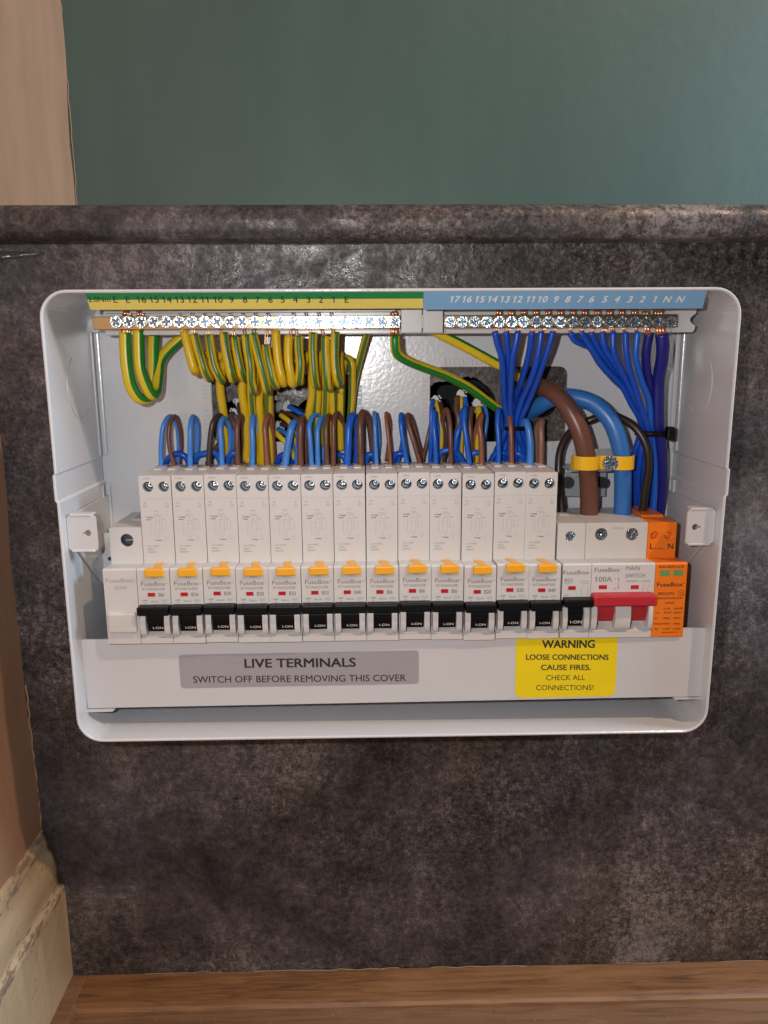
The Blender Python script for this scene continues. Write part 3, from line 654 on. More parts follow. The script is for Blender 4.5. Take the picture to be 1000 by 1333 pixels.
def make_rcbo(label, rate, code):
    th = thing('breaker', label, 'breaker', origin, GRP)
    x0, x1 = XR, XR+RW
    b = MB(); module_body(b, x0, x1, ZT_R, L_RC); nose(b, x0, x1)
    for xx in (x0+3.0, x0+11.0): b.box(xx, xx+4.4, -33, -14, ZT_R-0.02, ZT_R+0.9, 0.3)      # wire funnels moulded on top
    b.build('housing', 'plastic', th)
    b = MB(); cheek(b, x0+0.7, x0+3.7); cheek(b, x1-3.9, x1-0.9); b.build('lever_guard', 'plastic2', th)
    b = MB(); rocker(b, x0+4.0, x1-4.2)
    b.box(x0+0.35, x1-0.35, -74.2, -63.5, A(200, 802.2, -74).z, A(200, 791.3, -74).z, 0.7)
    lv = b.build('lever', 'black', th)
    b = MB(); p = A(199, 819.6, -68.4); q = A(212.2, 819.6, -68.4); b.text('I-ON', ((p.x+q.x)/2, p.z), 1.5, lambda a, c: (a, -67.6-(c-p.z)*0.35, c), width=q.x-p.x, bold=0.01)
    b.build('lettering', 'white_ink', lv)
    # test button: bar on the face and a slanted stem on the step
    b = MB(); p0, p1 = A(188.5, 741, YN), A(214, 750.5, YN)
    b.box(p0.x, p1.x, YN-2.0, YN+1.5, p1.z, p0.z+0.4, 0.7)
    s0, s1, s2, s3 = A(199.5, 741, YN).x, A(209, 741, YN).x, A(213.5, 733, YSH-1).x, A(203, 733, YSH-1).x
    zz = ZNT
    vs = [(s0, YN-1.0, zz-0.5), (s1, YN-1.0, zz-0.5), (s2, YSH-0.4, zz-1.5), (s3, YSH-0.4, zz-1.5)]
    v = [b.bm.verts.new(k) for k in vs]+[b.bm.verts.new((k[0], k[1], k[2]+0.75)) for k in vs]
    for q in ((0, 3, 2, 1), (4, 5, 6, 7), (0, 1, 5, 4), (1, 2, 6, 5), (2, 3, 7, 6), (3, 0, 4, 7)): b.face([v[i] for i in q])
    b.build('test_button', 'amber', th)
    b = MB(); p0, p1 = A(187, 742, YN), A(215.5, 754.2, YN); b.box(p0.x, p1.x, YN-0.2, YN+1, p1.z, p0.z, 0.1); b.build('button_recess', 'holder', th)
    b = MB(); p0, p1 = A(192.3, 771.8, YN), A(202.2, 776.6, YN); b.box(p0.x, p1.x, YN-0.12, YN+0.5, p1.z, p0.z); b.build('flag_window', 'redwin', th)
    for hx, hz, r in L_RC:
        b = MB(); b.cyl((hx, hz), r-0.02, YSH+7.6, YSH+7.85, n=24); b.prism(circle(hx, hz, r-0.03, 28), YSH+0.5, YSH+7.5, holes=[circle(hx, hz, r-0.12, 28)], smooth_outer=True)
        b.build('terminal_hole', 'grey', th)
        b = MB(); b.cyl((hx+0.75, hz+0.7), 2.2, YSH+4.2, YSH+7.6, n=20); b.build('hole_shade', 'dark', th)  # black plug set up and right, painting the shade inside the hole
        put_screw(TERM, th, (hx+0.95, YSH+4.1, hz+0.85), name='terminal_screw').scale = (0.58, 0.5, 0.58)
    rc_lettering(rate, code).build('lettering', ['ink', 'ink_soft', 'ink_pale'], th)
    return th
RATES = [('B6', 'RTA060630B'), ('B16', 'RTA061630B'), ('B20', 'RTA062030B'), ('B20', 'RTA062030B'), ('B32', 'RTA063230B'), ('B32', 'RTA063230B'), ('B40', 'RTA064030B'), ('B6', 'RTA060630B'), ('B6', 'RTA060630B'), ('B6', 'RTA060630B'), ('B20', 'RTA062030B'), ('B20', 'RTA062030B'), ('B40', 'RTA064030B')]
ORD = ['first', 'second', 'third', 'fourth', 'fifth', 'sixth', 'seventh', 'eighth', 'ninth', 'tenth', 'eleventh', 'twelfth', 'last']
def rc_label(i): return f'tall white breaker marked {RATES[i][0]} with amber test button, {ORD[i]} tall one from the left'
proto = make_rcbo(rc_label(0), *RATES[0])
lets = {}
for i in range(1, 13):
    c = proto.copy(); col.objects.link(c); c['label'] = rc_label(i)
    c.location = (origin+Vector((PITCH*i, 0, 0)))*S
    for ch in list(proto.children):
        d = ch.copy(); col.objects.link(d); d.parent = c
        if ch.name.startswith('lettering'):
            if RATES[i] not in lets:
                t = rc_lettering(*RATES[i]).build('lettering', ['ink', 'ink_soft', 'ink_pale'], proto); lets[RATES[i]] = t.data; bpy.data.objects.remove(t)
            d.data = lets[RATES[i]]
        if ch.name.startswith('terminal_screw'): d.rotation_euler = (rnd.uniform(-.12, .12), rnd.uniform(0, 3), rnd.uniform(-.12, .12))
        for g in ch.children:
            e = g.copy(); col.objects.link(e); e.parent = d
    # small tolerance of each snapped-on module
    c.location.y += rnd.uniform(-0.3, 0.3)*S; c.location.z += rnd.uniform(-0.35, 0.35)*S; c.rotation_euler = (R(rnd.uniform(-.25, .25)), R(rnd.uniform(-.12, .12)), R(rnd.uniform(-.2, .2)))

# blanking module
bl = thing('blanking_module', 'plain white blanking module without a lever at the left end of the row', 'blanking module', (X0, -9, ZNB))
bx0, bx1 = X0, X0+18.2; hb = A(165, 703.5, YSH)
b = MB(); module_body(b, bx0, bx1, ZT_M, [(hb.x, hb.z, 3.75)]); nose(b, bx0, bx1, False)
b.box(bx0+6.5, bx1-1.5, -34, -12, ZT_M-0.02, ZT_M+0.5, 0.2); b.build('housing', 'plastic', bl)
b = MB(); p0, p1 = A(139, 798.5, -70), A(178.5, 824.5, -70); b.box(p0.x, p1.x, YN-2.4, YN+1, p1.z, p0.z, 1.3, 4); b.build('lever_cover', 'plastic', bl)
b = MB(); b.cyl((hb.x, hb.z), 3.7, YSH+5.5, YSH+7.8); b.prism(circle(hb.x, hb.z, 3.72, 28), YSH+0.8, YSH+7, holes=[circle(hb.x, hb.z, 3.6, 28)], smooth_outer=True); b.build('terminal_hole', 'slate', bl)
b = MB(); b.box(hb.x-2.0, hb.x+3.0, YSH+4.7, YSH+5.5, hb.z-1.3, hb.z-0.5, 0.2); b.build('clamp_bar', 'steel', bl)
b = MB(); b.box(bx0+7.5, bx1-2.2, -31, -14, ZT_M+0.45, ZT_M+0.7); b.build('slot', 'grey', bl)
b = MB(); y = YN-0.06; rc_text(b, 137.8, 173.8, 758.4, 2.3, 'FuseBox', y, bold=0.008); rc_text(b, 174.3, 176, 756, 0.8, 'o', y); rc_text(b, 148.5, 165, 767.4, 2.0, 'ADR8', y); rc_text(b, 147, 156, 772.5, 0.35, '------------', y); b.build('lettering', 'ink_pale', bl)

# single breaker
mx0, mx1 = A(730.4, 800, YN).x, A(767.6, 800, YN).x
mc = thing('breaker', 'short white breaker marked B32 with black lever beside the red main switch', 'breaker', (mx0, -9, ZNB))
hs = A(743, 698.5, YSH)
b = MB(); module_body(b, mx0, mx1, ZT_M, [(hs.x, hs.z, 3.1)]); nose(b, mx0, mx1); b.box(mx0+3, mx0+12, -32, -12, ZT_M-0.02, ZT_M+0.5, 0.2); b.build('housing', 'plastic', mc)
b = MB(); cheek(b, mx0+0.6, mx0+3.2); cheek(b, mx1-3.6, mx1-0.6); b.build('lever_guard', 'plastic2', mc)
b = MB(); rocker(b, mx0+3.5, mx1-3.9); b.box(mx0+0.5, mx1+0.2, -74.4, -63.5, A(750, 791, -74).z, A(750, 781.3, -74).z, 0.7); lv = b.build('lever', 'black', mc)
b = MB(); p = A(742, 811, -67.6); q = A(757, 811, -67.6); b.text('I-ON', ((p.x+q.x)/2, p.z), 1.6, lambda a, c: (a, -68.35+(c-p.z)*0.1, c), width=q.x-p.x, bold=0.012); b.build('lettering', 'white_ink', lv)
put_screw(TERM2, mc, (hs.x, YSH+2.4, hs.z), name='terminal_screw')
b = MB(); b.cyl((hs.x, hs.z), 3.05, YSH+6, YSH+7.8); b.build('terminal_hole', 'dark', mc)
b = MB(); p0, p1 = A(740, 763, YN), A(749.6, 767.8, YN); b.box(p0.x, p1.x, YN-0.12, YN+0.5, p1.z, p0.z); b.build('flag_window', 'redwin', mc)
b = MB(); y = YN-0.06; rc_text(b, 733.5, 767, 748, 2.35, 'FuseBox', y, bold=0.008); rc_text(b, 767.6, 769.4, 745.6, 0.8, 'o', y); rc_text(b, 735.4, 746, 757.6, 1.9, 'B32', y, bold=0.006); rc_text(b, 735, 744, 760.2, 0.5, 'RMB0632', y); rc_text(b, 754.6, 767.3, 757.6, 0.6, '230/400V', y); rc_text(b, 757, 767, 760.4, 0.55, '50/60Hz', y); rc_text(b, 734.5, 740, 776, 0.8, '6000', y)
def ptm(u, v): p = A(u, v, YN-0.06); return (p.x, p.z)
b.line([ptm(757, 775), ptm(757, 765), ptm(759, 765)], 0.14, flatY(y)); b.line([ptm(765, 765), ptm(766, 769), ptm(764, 775)], 0.14, flatY(y)); b.build('lettering', 'ink_soft', mc)

# main switch
sx0, sx1 = mx1+0.02, A(849.5, 800, YN).x
ms = thing('main_switch', 'white double width main switch with a red lever marked 100A', 'main switch', (sx0, -9, ZNB))
ha, hc = A(783, 695.5, YSH), A(823, 695.5, YSH)
b = MB(); module_body(b, sx0, sx1, ZT_M, [(ha.x, ha.z, 3.65), (hc.x, hc.z, 3.65)]); nose(b, sx0, sx1, True, -43); b.build('housing', 'plastic', ms)
b = MB(); cheek(b, sx0+0.5, sx0+3.6, -46); xm_ = A(810, 800, YN).x; cheek(b, xm_-4.4, xm_+4.2, -46); cheek(b, sx1-3.0, sx1-0.5, -46); b.build('lever_guard', 'plastic2', ms)
b = MB(); rocker(b, sx0+3.8, xm_-4.6, -45, -57.5); rocker(b, xm_+4.4, sx1-3.2, -45, -57.5)
b.box(A(774, 780, -75).x, A(855.5, 780, -75).x, -75.2, -63.5, A(800, 790, -75).z, A(800, 775.8, -75).z, 1.0); b.build('lever', 'red', ms)
for h_ in (ha, hc):
    put_screw(TERM3, ms, (h_.x, YSH+1.6, h_.z), name='terminal_screw')
    b = MB(); b.cyl((h_.x, h_.z), 3.6, YSH+5, YSH+7.8); b.build('terminal_hole', 'dark', ms)
for u in (785, 826.5):
    p0, p1 = A(u-5, 761.8, YN), A(u+5, 766.8, YN); b = MB(); b.box(p0.x, p1.x, YN-0.12, YN+0.5, p1.z, p0.z); b.build('flag_window', 'red', ms)
b = MB(); y = YN-0.06; f = flatY(y)
rc_text(b, 774.3, 807, 744.6, 2.45, 'FuseBox', y, bold=0.01); rc_text(b, 807.8, 809.6, 741.3, 0.8, 'o', y); rc_text(b, 774.3, 796.8, 757.4, 2.9, '100A', y, bold=0.006)
rc_text(b, 815, 833, 742.3, 2.3, 'MAIN', y, bold=0.004); rc_text(b, 814.3, 839.6, 752, 2.3, 'SWITCH', y, bold=0.004); rc_text(b, 814.5, 847, 757.6, 0.85, '230/400V~ AC22A', y)
b.line([ptm(805.3, 753), ptm(805.3, 765.5)], 0.2, f); b.line([ptm(804, 755), ptm(805.3, 752.4), ptm(806.6, 755)], 0.18, f); b.line([ptm(804, 763.5), ptm(805.3, 766.2), ptm(806.6, 763.5)], 0.18, f)
rc_text(b, 800.8, 801.6, 755, 0.8, 'I', y); rc_text(b, 798.6, 802, 767.3, 1.0, 'O', y)
for du in (0, 6): b.line([ptm(837+du, 771), ptm(837+du, 766), ptm(841+du, 766) if du == 0 else ptm(843.1, 766)], 0.16, f); b.line([ptm(837+du, 763.5), ptm(839.5+du, 761)], 0.18, f)
p, q = A(766.5, 686, YSH-.06), A(841, 686, YSH-.06); rc_text(b, 767.5, 769.5, 688.4, 0.9, 'L', YSH-.06); rc_text(b, 839, 841.3, 688.4, 0.9, 'N', YSH-.06); rc_text(b, 797, 811, 688.6, 0.9, '2.5Nm', YSH-.06)
b.build('lettering', 'ink_soft', ms)

# surge protector
px0, px1 = sx1+0.05, A(891.5, 790, YN).x
spd = thing('surge_protector', 'orange surge protection module with two green windows at the right end', 'surge protector', (px0, -9, ZNB))
hL, hN = A(853, 697.6, YSH), A(871.4, 697.6, YSH); xsp = A(880.5, 700, YSH).x
b = MB(); module_body(b, px0, min(px1, xsp), ZT_M, [(hL.x, hL.z, 2.6), (hN.x, hN.z, 2.6)]); nose(b, px0, px1, False)
b.box(px0+0.6, xsp-3, -40, -10, ZT_M-0.05, ZT_M+1.6, 0.5); b.build('housing', 'orange', spd)
for h_ in (hL, hN):
    b = MB(); b.cyl((h_.x, h_.z), 2.5, YSH+5.5, YSH+7.8); b.prism(circle(h_.x, h_.z, 2.58, 24), YSH+2, YSH+7, holes=[circle(h_.x, h_.z, 2.5, 24)]); b.build('terminal_hole', 'orange', spd)
    put_screw(TERM, spd, (h_.x-0.8, YSH+5.2, h_.z), name='terminal_screw').scale = (0.5, 0.5, 0.5)
for u0, u1 in ((859.6, 871.8), (877, 888.8)):
    p0, p1 = A(u0, 742, YN), A(u1, 749.6, YN); b = MB(); b.box(p0.x, p1.x, YN-0.12, YN+0.5, p1.z, p0.z); b.build('status_window', 'green_win', spd)
b = MB(); y = YN-0.06; f = flatY(y)
for s, u0, u1, v, h, bo in (('RED:REPLACE', 858.4, 890.4, 739.5, 1.35, .02), ('FuseBox', 855.4, 888.6, 763.6, 2.35, .02), ('o', 889.5, 891.2, 760, 0.8, .02), ('SPDCUT2', 856.4, 877.6, 774.6, 1.45, .03), ('T2', 885.2, 889.2, 774.6, 1.4, .0), ('SURGE PROTECTION', 856.6, 888.4, 780, 0.95, .03), ('DEVICE', 866.6, 878, 786, 0.95, .03),
        ('L-N', 864.6, 872, 793.4, 1.1, .03), ('N-PE', 878, 888.8, 793.4, 1.1, .03), ('Uc:', 853.2, 858.6, 798.6, 0.9, .03), ('275V~', 864.4, 875.8, 798.6, 0.95, .03), ('255V~', 877.4, 889, 798.6, 0.95, .03), ('In:', 852.4, 856.6, 805.6, 0.9, .03), ('20kA', 863.6, 872.4, 805.6, 0.95, .03), ('20kA', 877, 886.4, 805.6, 0.95, .03),
        ('Imax:', 852, 862.6, 813, 0.95, .03), ('40kA', 863, 872.2, 813, 0.95, .03), ('40kA', 876.6, 885.8, 813, 0.95, .03), ('Up:', 851.2, 857, 819.5, 0.95, .03), ('1.5kV', 862.4, 872.6, 819.5, 0.95, .03), ('1.5kV', 876, 886, 819.5, 0.95, .03), ('EN61643-11', 861.8, 882, 824, 0.7, .03)):
    rc_text(b, u0, u1, v, h, s, y, bold=bo)
b.line([ptm(884, 769), ptm(890.4, 769), ptm(890.4, 775.6), ptm(884, 775.6)], 0.2, f, closed=True)
ys_ = YSH-0.06; rc_text(b, 846.2, 851, 714.6, 3.2, 'L', ys_, bold=.02); rc_text(b, 869.4, 876.2, 714.6, 3.2, 'N', ys_, bold=.02); rc_text(b, 852.6, 864.8, 715, 0.95, '1.2Nm', ys_, bold=.02)
b.build('lettering', 'ink', spd)

# ------------------------------------------------------------------ cover plate with its two stickers
TL, TR, BLc = A(105.5, 833, -61.5), A(920, 817.3, -66.5), A(113.5, 922, -61.5)
exv = (TR-TL).normalized(); ezv = (TL-BLc); ezv = (ezv-exv*ezv.dot(exv)).normalized(); nyv = exv.cross(-ezv).normalized()
if nyv.y > 0: nyv = -nyv
wid = (TR-TL).length; hgt = (TL-BLc).dot(ezv)
def pf(a, c, d=0.0): return TL+exv*a+ezv*c+nyv*d       # d > 0 towards the viewer
cov = thing('cover_plate', 'white metal plate along the bottom of the fuse box below the breakers', 'cover plate', pf(wid/2, -hgt))
b = MB(); fnp = lambda a, c, d: pf(a, c, d)
b.prism(rrect(0, wid, -hgt, 0, 0.8, 2), 0, -1.2, fn=fnp); b.prism([(0.5, -hgt), (wid-0.5, -hgt), (wid-0.5, -hgt+1.2), (0.5, -hgt+1.2)], -1.1, -30, fn=fnp)
b.build('sheet', 'powder', cov)
b = MB(); b.prism([(-2.3, -hgt+2.6), (-1.3, -hgt+2.6), (-1.3, -hgt-0.6), (14, -hgt-0.6), (14.8, -hgt-0.2), (15.2, -hgt-1.2), (14, -hgt-2.0), (-1.5, -hgt-2.0), (-2.3, -hgt-1.2)], 1.0, -6, fn=fnp)
b.prism([(wid-16, -hgt-0.4), (wid-0.5, -hgt-0.4), (wid+0.3, -hgt+0.8), (wid+0.9, -hgt+0.2), (wid+0.2, -hgt-1.4), (wid-16, -hgt-1.4)], 1.0, -6, fn=fnp); b.build('retaining_lip', 'powder', cov)
def pp_(u, v):
    q = AP(u, v, TL, nyv)-TL; return q.dot(exv), q.dot(ezv)
def sticker(name, label, px, rad, matname, lines, sq_top=False):
    (a0, c1), (a1, c0) = pp_(*px[0]), pp_(*px[1])
    th = thing(name, label, 'label', pf((a0+a1)/2, c0))
    b = MB(); b.prism(rrect(a0, a1, c0, c1, rad), 0.12, 0.02, fn=fnp); b.build('sticker', matname, th)
    b = MB()
    for s, u0, u1, v0, v1, h, bo in lines:
        a, c = pp_(u0, v0); a_, c_ = pp_(u1, v1); dx, dz = a_-a, c_-c; L_ = math.hypot(dx, dz); sl = dz/dx
        b.text(s, ((a+a_)/2, 0), h, lambda p, q, c=c, a=a, sl=sl: pf(p, q+c+(p-a)*sl, 0.17), width=L_, bold=bo)
    b.build('lettering', 'ink', th)
sticker('warning_label', 'silver live terminals label on the cover plate', ((232.5, 852.5), (545.5, 890)), 2.0, 'sticker_silver', (('LIVE TERMINALS', 319, 463, 869, 867.6, 5.2, .040), ('SWITCH OFF BEFORE REMOVING THIS COVER', 252, 528.5, 888.8, 886.4, 4.0, .010)))
sticker('warning_label', 'bright yellow loose connections warning label on the cover plate', ((672, 826), (801, 906)), 4.0, 'sticker_yellow', (('WARNING', 706, 774, 843.4, 843, 4.6, .040), ('LOOSE CONNECTIONS', 685, 792, 858.6, 858.8, 3.2, .032), ('CAUSE FIRES.', 704.5, 769, 872, 872, 3.2, .030), ('CHECK ALL', 711, 761.5, 885.4, 885, 3.2, 0.0), ('CONNECTIONS!', 698, 772.5, 898.4, 898.2, 3.2, 0.0)))

# ------------------------------------------------------------------ wires
wob = random.Random(21)
def wire(name, label, cat, pts, r, m, group=None, copper=None, twist=0.0, v0=0.0, sides=14):
    P = [A(*p) if p[0] > 50 else Vector(p) for p in pts]
    P = [p if i in (0, 1, len(P)-1) else p+Vector((wob.uniform(-.3, .3), wob.uniform(-.35, .35), wob.uniform(-.3, .3))) for i, p in enumerate(P)]
    b = MB(); b.tube(P, r, sides, 1.5, twist, v0); o = tag(b.build(name, m, origin=P[0]), label, cat, group)
    if copper:
        for k, (q, rr, strands) in enumerate(copper):
            b = MB(); Q = [Vector(A(*x)) for x in q]
            if strands <= 1: b.tube(Q, rr, 10, 2)
            else:
                for i in range(strands):
                    a = 2*math.pi*i/strands; off = Vector((math.cos(a), math.sin(a)*0.6, 0))*rr*0.62; j = Vector((rnd.uniform(-.15, .15), rnd.uniform(-.2, .2), rnd.uniform(-.4, .4)))
                    b.tube([Q[0]+off]+[x+off*1.1+j*0.4 for x in Q[1:-1]]+[Q[-1]+off*1.1+j], rr*0.42, 7, 2)
            b.build('copper_end', 'copper', o)
    return o
# thin earth wires: down from the bar, a tight turn backwards, up behind, then down to the cut-out
EW = [('13', (240, 431), (250.5, 472), (254, 488), 0.6), ('12', (253, 435), (262, 468), (271, 497), 0.16), ('11', (272.5, 436), (278.5, 474), (287, 499), 0.05), ('10', (291.5, 433), (297, 473), (302.5, 498), 0.15), ('9', (306, 439), (311.5, 474), (315, 495), 0.1), ('8', (320, 436), (325.5, 474), (329.5, 512), 0.14),
      ('7', (329.5, 434), (339.5, 473), (346.5, 511.5), 0.11), ('7 with long bare copper', (346, 449), (351.5, 480), (358, 507), 0.1), ('6', (359, 431), (363, 473), (368.5, 503), 0.5), ('5', (376, 437), (375.5, 473), (380.5, 504), 0.45), ('4', (389, 437), (390.5, 474), (389.5, 501), 0.08), ('3', (408, 433), (407.5, 473), (410.5, 506), 0.07), ('2', (424, 438), (424.5, 476), (426.5, 508), -0.02), ('1', (436.7, 432), (435.5, 473), (440, 503), 0.13)]
DEST = [(293, 585), (321, 590), (323, 592), (331, 596), (333, 592), (341, 596), (343, 590), (352, 594), (353, 590), (402, 566), (412, 570), (423, 570), (434, 572), (444, 575)]
EB = [(287, 505), (316, 510), (317, 512), (327, 516), (328, 520), (338, 524), (339, 520), (350, 516), (351, 512), (406, 512), (414, 514), (424, 515), (434, 514), (444, 516)]
EDEEP = [0, 0, 3.2, 0, 3.2, 0, 3.2, 0, 3.2, 0, 0, 0, 0, 0]
for k, (n_, t, mm, bt, st) in enumerate(EW):
    j = rnd.uniform(-0.8, 0.8); r = 2.5
    front = -42.5+j-(1.5 if k in (5, 6, 12) else 0)
    bx = EB[k]; dx = 3 if k not in (0,) else -6
    pts = [(t[0], t[1], front), ((t[0]+mm[0])/2-0.5, (t[1]+mm[1])/2, front-0.8), (mm[0], mm[1], front-1.2), ((mm[0]+bt[0]*2)/3, (mm[1]+bt[1]*2)/3-2, front-0.8), (bt[0], bt[1]-7, front+0.6), (bt[0]+1, bt[1]-4, front+3.6), (bt[0]+2, bt[1]-6, front+7.0), (bt[0]+2, bt[1]-20, front+9.5), ((bt[0]+bx[0])/2, 462, -27), (bx[0], 470, -19.5+EDEEP[k]), (bx[0], bx[1]-20, -16.5+EDEEP[k]), (bx[0], bx[1], -14.5+EDEEP[k]), (DEST[k][0], (bx[1]+DEST[k][1])/2+6, -11+EDEEP[k]), (DEST[k][0], DEST[k][1]+10, -7)]
    lab = f'green and yellow earth wire looping below terminal {n_} of the earth bar' if 'long' not in n_ else 'green and yellow earth wire with the longest bare copper below number 6'
    # stripe must face the viewer: choose by wire
    cu = A(t[0]-3.5, 420, -42); off = min(E_U, key=lambda u: abs(u-(t[0]-2)))
    wire('earth_wire', lab, 'earth wire', pts, r, 'earth', 'earth wires hanging from the earth bar', copper=[([(off, 407, -41.5), (off+0.8, 412, -41.5)], 0.95, 2), ([(off, 424, -42), ((off+t[0])/2, 430, -42.5), (t[0], t[1]+4, front)], 0.95, 2)], v0=st, twist=rnd.choice((-0.35, 0.3, 0.1)))
wire('earth_wire', 'earth wire arching over at the right end of the left cut-out', 'earth wire', [(443, 512, -17), (445.5, 492, -18), (448.5, 472, -20), (453, 465.5, -22.5), (457.5, 472, -24), (459, 492, -22), (458.5, 520, -17), (455, 552, -11), (450, 580, -6)], 2.15, 'earth', 'earth wires hanging from the earth bar', v0=0.7)
wire('earth_wire', 'straight earth wire slanting from behind the bar to the left cut-out', 'earth wire', [(484, 415, -26), (476.5, 438, -23), (468.5, 470, -17), (462, 498, -13), (459, 520, -11), (456.5, 548, -9), (452, 582, -5)], 2.15, 'earth', 'earth wires hanging from the earth bar', v0=0.1)
# thick earth conductors
wire('earth_cable', 'leftmost thick green and yellow cable hanging in a deep loop', 'earth cable', [(163, 433, -43), (163.5, 455, -43.5), (165, 480, -43.5), (170.5, 503, -42.5), (180, 518, -40), (190, 519, -35), (197, 505, -29), (200, 480, -26), (200.5, 450, -24), (202, 422, -21), (206, 412, -18)], 3.25, 'earth_big', copper=[([(165.5, 405, -41.5), (165.5, 412, -41.5)], 2.6, 6), ([(165, 424, -41.8), (163.5, 437, -43)], 2.6, 6)], v0=0.30)
wire('earth_cable', 'second thick green and yellow cable in a deep loop below terminal 16', 'earth cable', [(180.5, 430, -41.5), (181, 455, -42), (183, 478, -42), (189, 499, -41), (197.5, 513.5, -38), (203.5, 510, -32.5), (206, 490, -27), (209, 470, -23), (219, 456, -20), (238, 438, -17), (262, 418, -15)], 3.1, 'earth_big', copper=[([(183, 405, -41.5), (183, 412, -41.5)], 2.2, 5), ([(183, 422, -41.8), (181, 434, -42)], 2.0, 5)], v0=0.30)
wire('earth_cable', 'thick striped cable sweeping from the last earth terminal across the right cut-out', 'earth cable', [(514.3, 437, -43), (514.3, 447, -43), (517, 459, -41.5), (525.5, 467.5, -38), (547, 476.5, -30), (578, 487.5, -20), (609, 504.5, -12), (637, 524, -6), (655, 537, -1), (668, 548, 8), (676, 556, 22)], 2.75, 'earth_big', copper=[([(513.6, 405, -41.5), (513.6, 412, -41.5)], 2.2, 6), ([(513.6, 424, -41.8), (514, 436, -43)], 2.2, 6)], v0=0.11)
wire('earth_cable', 'thick yellow cable slanting down behind the blue wires to the right cut-out', 'earth cable', [(548, 420, -20), (571, 434, -19), (597, 446, -17), (626, 462.5, -15), (645, 472, -13), (663, 481, -11), (678, 493, -7), (692, 512, 4), (698, 524, 22)], 2.9, 'earth_big', v0=0.33)
# neutral wires
NL = [('14', [(644, 431, -42), (648, 448, -41), (653, 464, -39), (655.5, 500, -30), (658, 528, -20), (661, 549, -15)]), ('13', [(659, 431, -42), (660.5, 450, -40), (662, 470, -36), (664, 500, -26), (668, 530, -16), (668, 551, -12)]), ('12', [(674.4, 431, -42), (671.5, 447, -41.5), (667, 466, -39.5), (664.5, 500, -31), (664, 528, -21), (665.5, 551, -16)]),
      ('11', [(692.5, 431, -42), (690.5, 450, -39), (686, 472, -34), (678, 498, -25), (671, 522, -15), (669.5, 550, -11)]), ('10', [(704.6, 431, -42), (702.5, 450, -41.5), (698, 474, -39), (689, 500, -30), (679, 523, -21), (671.5, 552, -15)]), ('9', [(720, 431, -42), (715, 450, -40.5), (706, 474, -37), (696.5, 502, -28), (687, 526, -19), (676.5, 553, -13)])]
TA = [(646, 590), (655, 592), (662, 594), (671, 594), (682, 590), (690, 594)]
for k, (n_, p) in enumerate(NL):
    u = min(N_U, key=lambda q: abs(q-p[0][0]-3)); e = p[-1]
    wire('neutral_wire', f'blue neutral wire hanging from terminal {n_} into the left tied bundle', 'neutral wire', p+[(e[0]+(TA[k][0]-e[0])*0.35, 566, e[2]+1), (TA[k][0], TA[k][1], -9.5), (TA[k][0], 606, -7)], 1.85, 'blue_deep', 'blue neutral wires from the neutral bar', copper=[([(u, 402.5, -42.5), (u, 412, -42.5)], 1.9, 5), ([(u, 423, -41.8), (p[0][0], 432.5, -42)], 1.5, 4)])
NR = [('8', [(742, 433, -42), (750, 444, -41), (766, 451, -36), (782, 473, -28), (800, 494, -24), (816, 511, -22), (829, 537, -21), (835, 555, -20)], [(826, 590, -18), (824, 630, -14), (824, 668, -9)]), ('7', [(756, 432, -42), (768, 449, -41), (785, 476.5, -37), (808, 501, -32), (823, 526, -28), (836, 556, -25)], [(827, 592, -22), (826, 632, -17), (828, 668, -9)]), ('6', [(769, 432, -42), (780, 455, -39), (794, 475, -34), (812, 500, -29), (826, 526, -25), (838, 556, -22)], [(832, 592, -20), (830, 632, -16), (832, 668, -9)]),
      ('5', [(784, 432, -42), (788, 453, -41), (804, 477, -37), (822, 510, -31), (840, 555, -26)], [(834, 592, -24), (830, 632, -18), (836, 668, -10)]), ('4', [(798, 432, -42), (799.5, 459, -41.5), (810, 484, -38), (828, 522, -32), (842, 556, -28)], [(840, 592, -24), (838, 632, -17), (842, 668, -10)]), ('3', [(814, 432, -42), (816.5, 466, -41), (826, 504, -37), (838, 538, -33), (844, 558, -30)], [(846, 592, -26), (845, 632, -18), (846, 668, -10)]), ('2', [(830, 432, -42), (828, 464, -41), (836, 496, -37), (845, 522, -33), (847, 558, -29)], [(852, 592, -25), (853, 632, -22), (851.5, 667, -20), (851, 680, -20)])]
for n_, p, q in NR:
    u = min(N_U, key=lambda t: abs(t-p[0][0]-3))
    wire('neutral_wire', f'blue neutral wire hanging from terminal {n_} into the right tied bundle', 'neutral wire', p+q, 1.8, 'blue_deep' if n_ != '2' else 'blue_mid', 'blue neutral wires from the neutral bar', copper=[([(u, 402.5, -42.5), (u, 412, -42.5)], 1.9, 5), ([(u, 423, -41.8), (p[0][0], 433, -42)], 1.5, 4)])
wire('neutral_wire', 'thicker dark blue wire below terminal 1 of the neutral bar', 'neutral wire', [(845.5, 433, -40), (841, 462, -37), (844, 495, -32), (850, 525, -26), (853, 556, -20), (858, 600, -14), (856, 668, -9)], 2.6, 'blue_navy', copper=[([(841, 405, -41.5), (841, 412, -41.5)], 2.2, 5), ([(841, 423, -41.8), (844.5, 435, -41)], 2.2, 5)])
wire('neutral_cable', 'thick navy blue cable below terminal N at the right end of the neutral bar', 'neutral cable', [(861.6, 434, -42), (863, 450, -41), (862, 468, -38), (857.5, 492, -33), (856.5, 525, -30), (857.5, 558, -28), (860, 585, -25), (862, 615, -20), (860, 645, -14), (856, 672, -10)], 3.6, 'blue_navy', copper=[([(857.5, 404, -41.5), (857, 412, -41.5)], 3.0, 7), ([(858, 423, -42), (861.5, 437, -42.4)], 3.0, 7)])
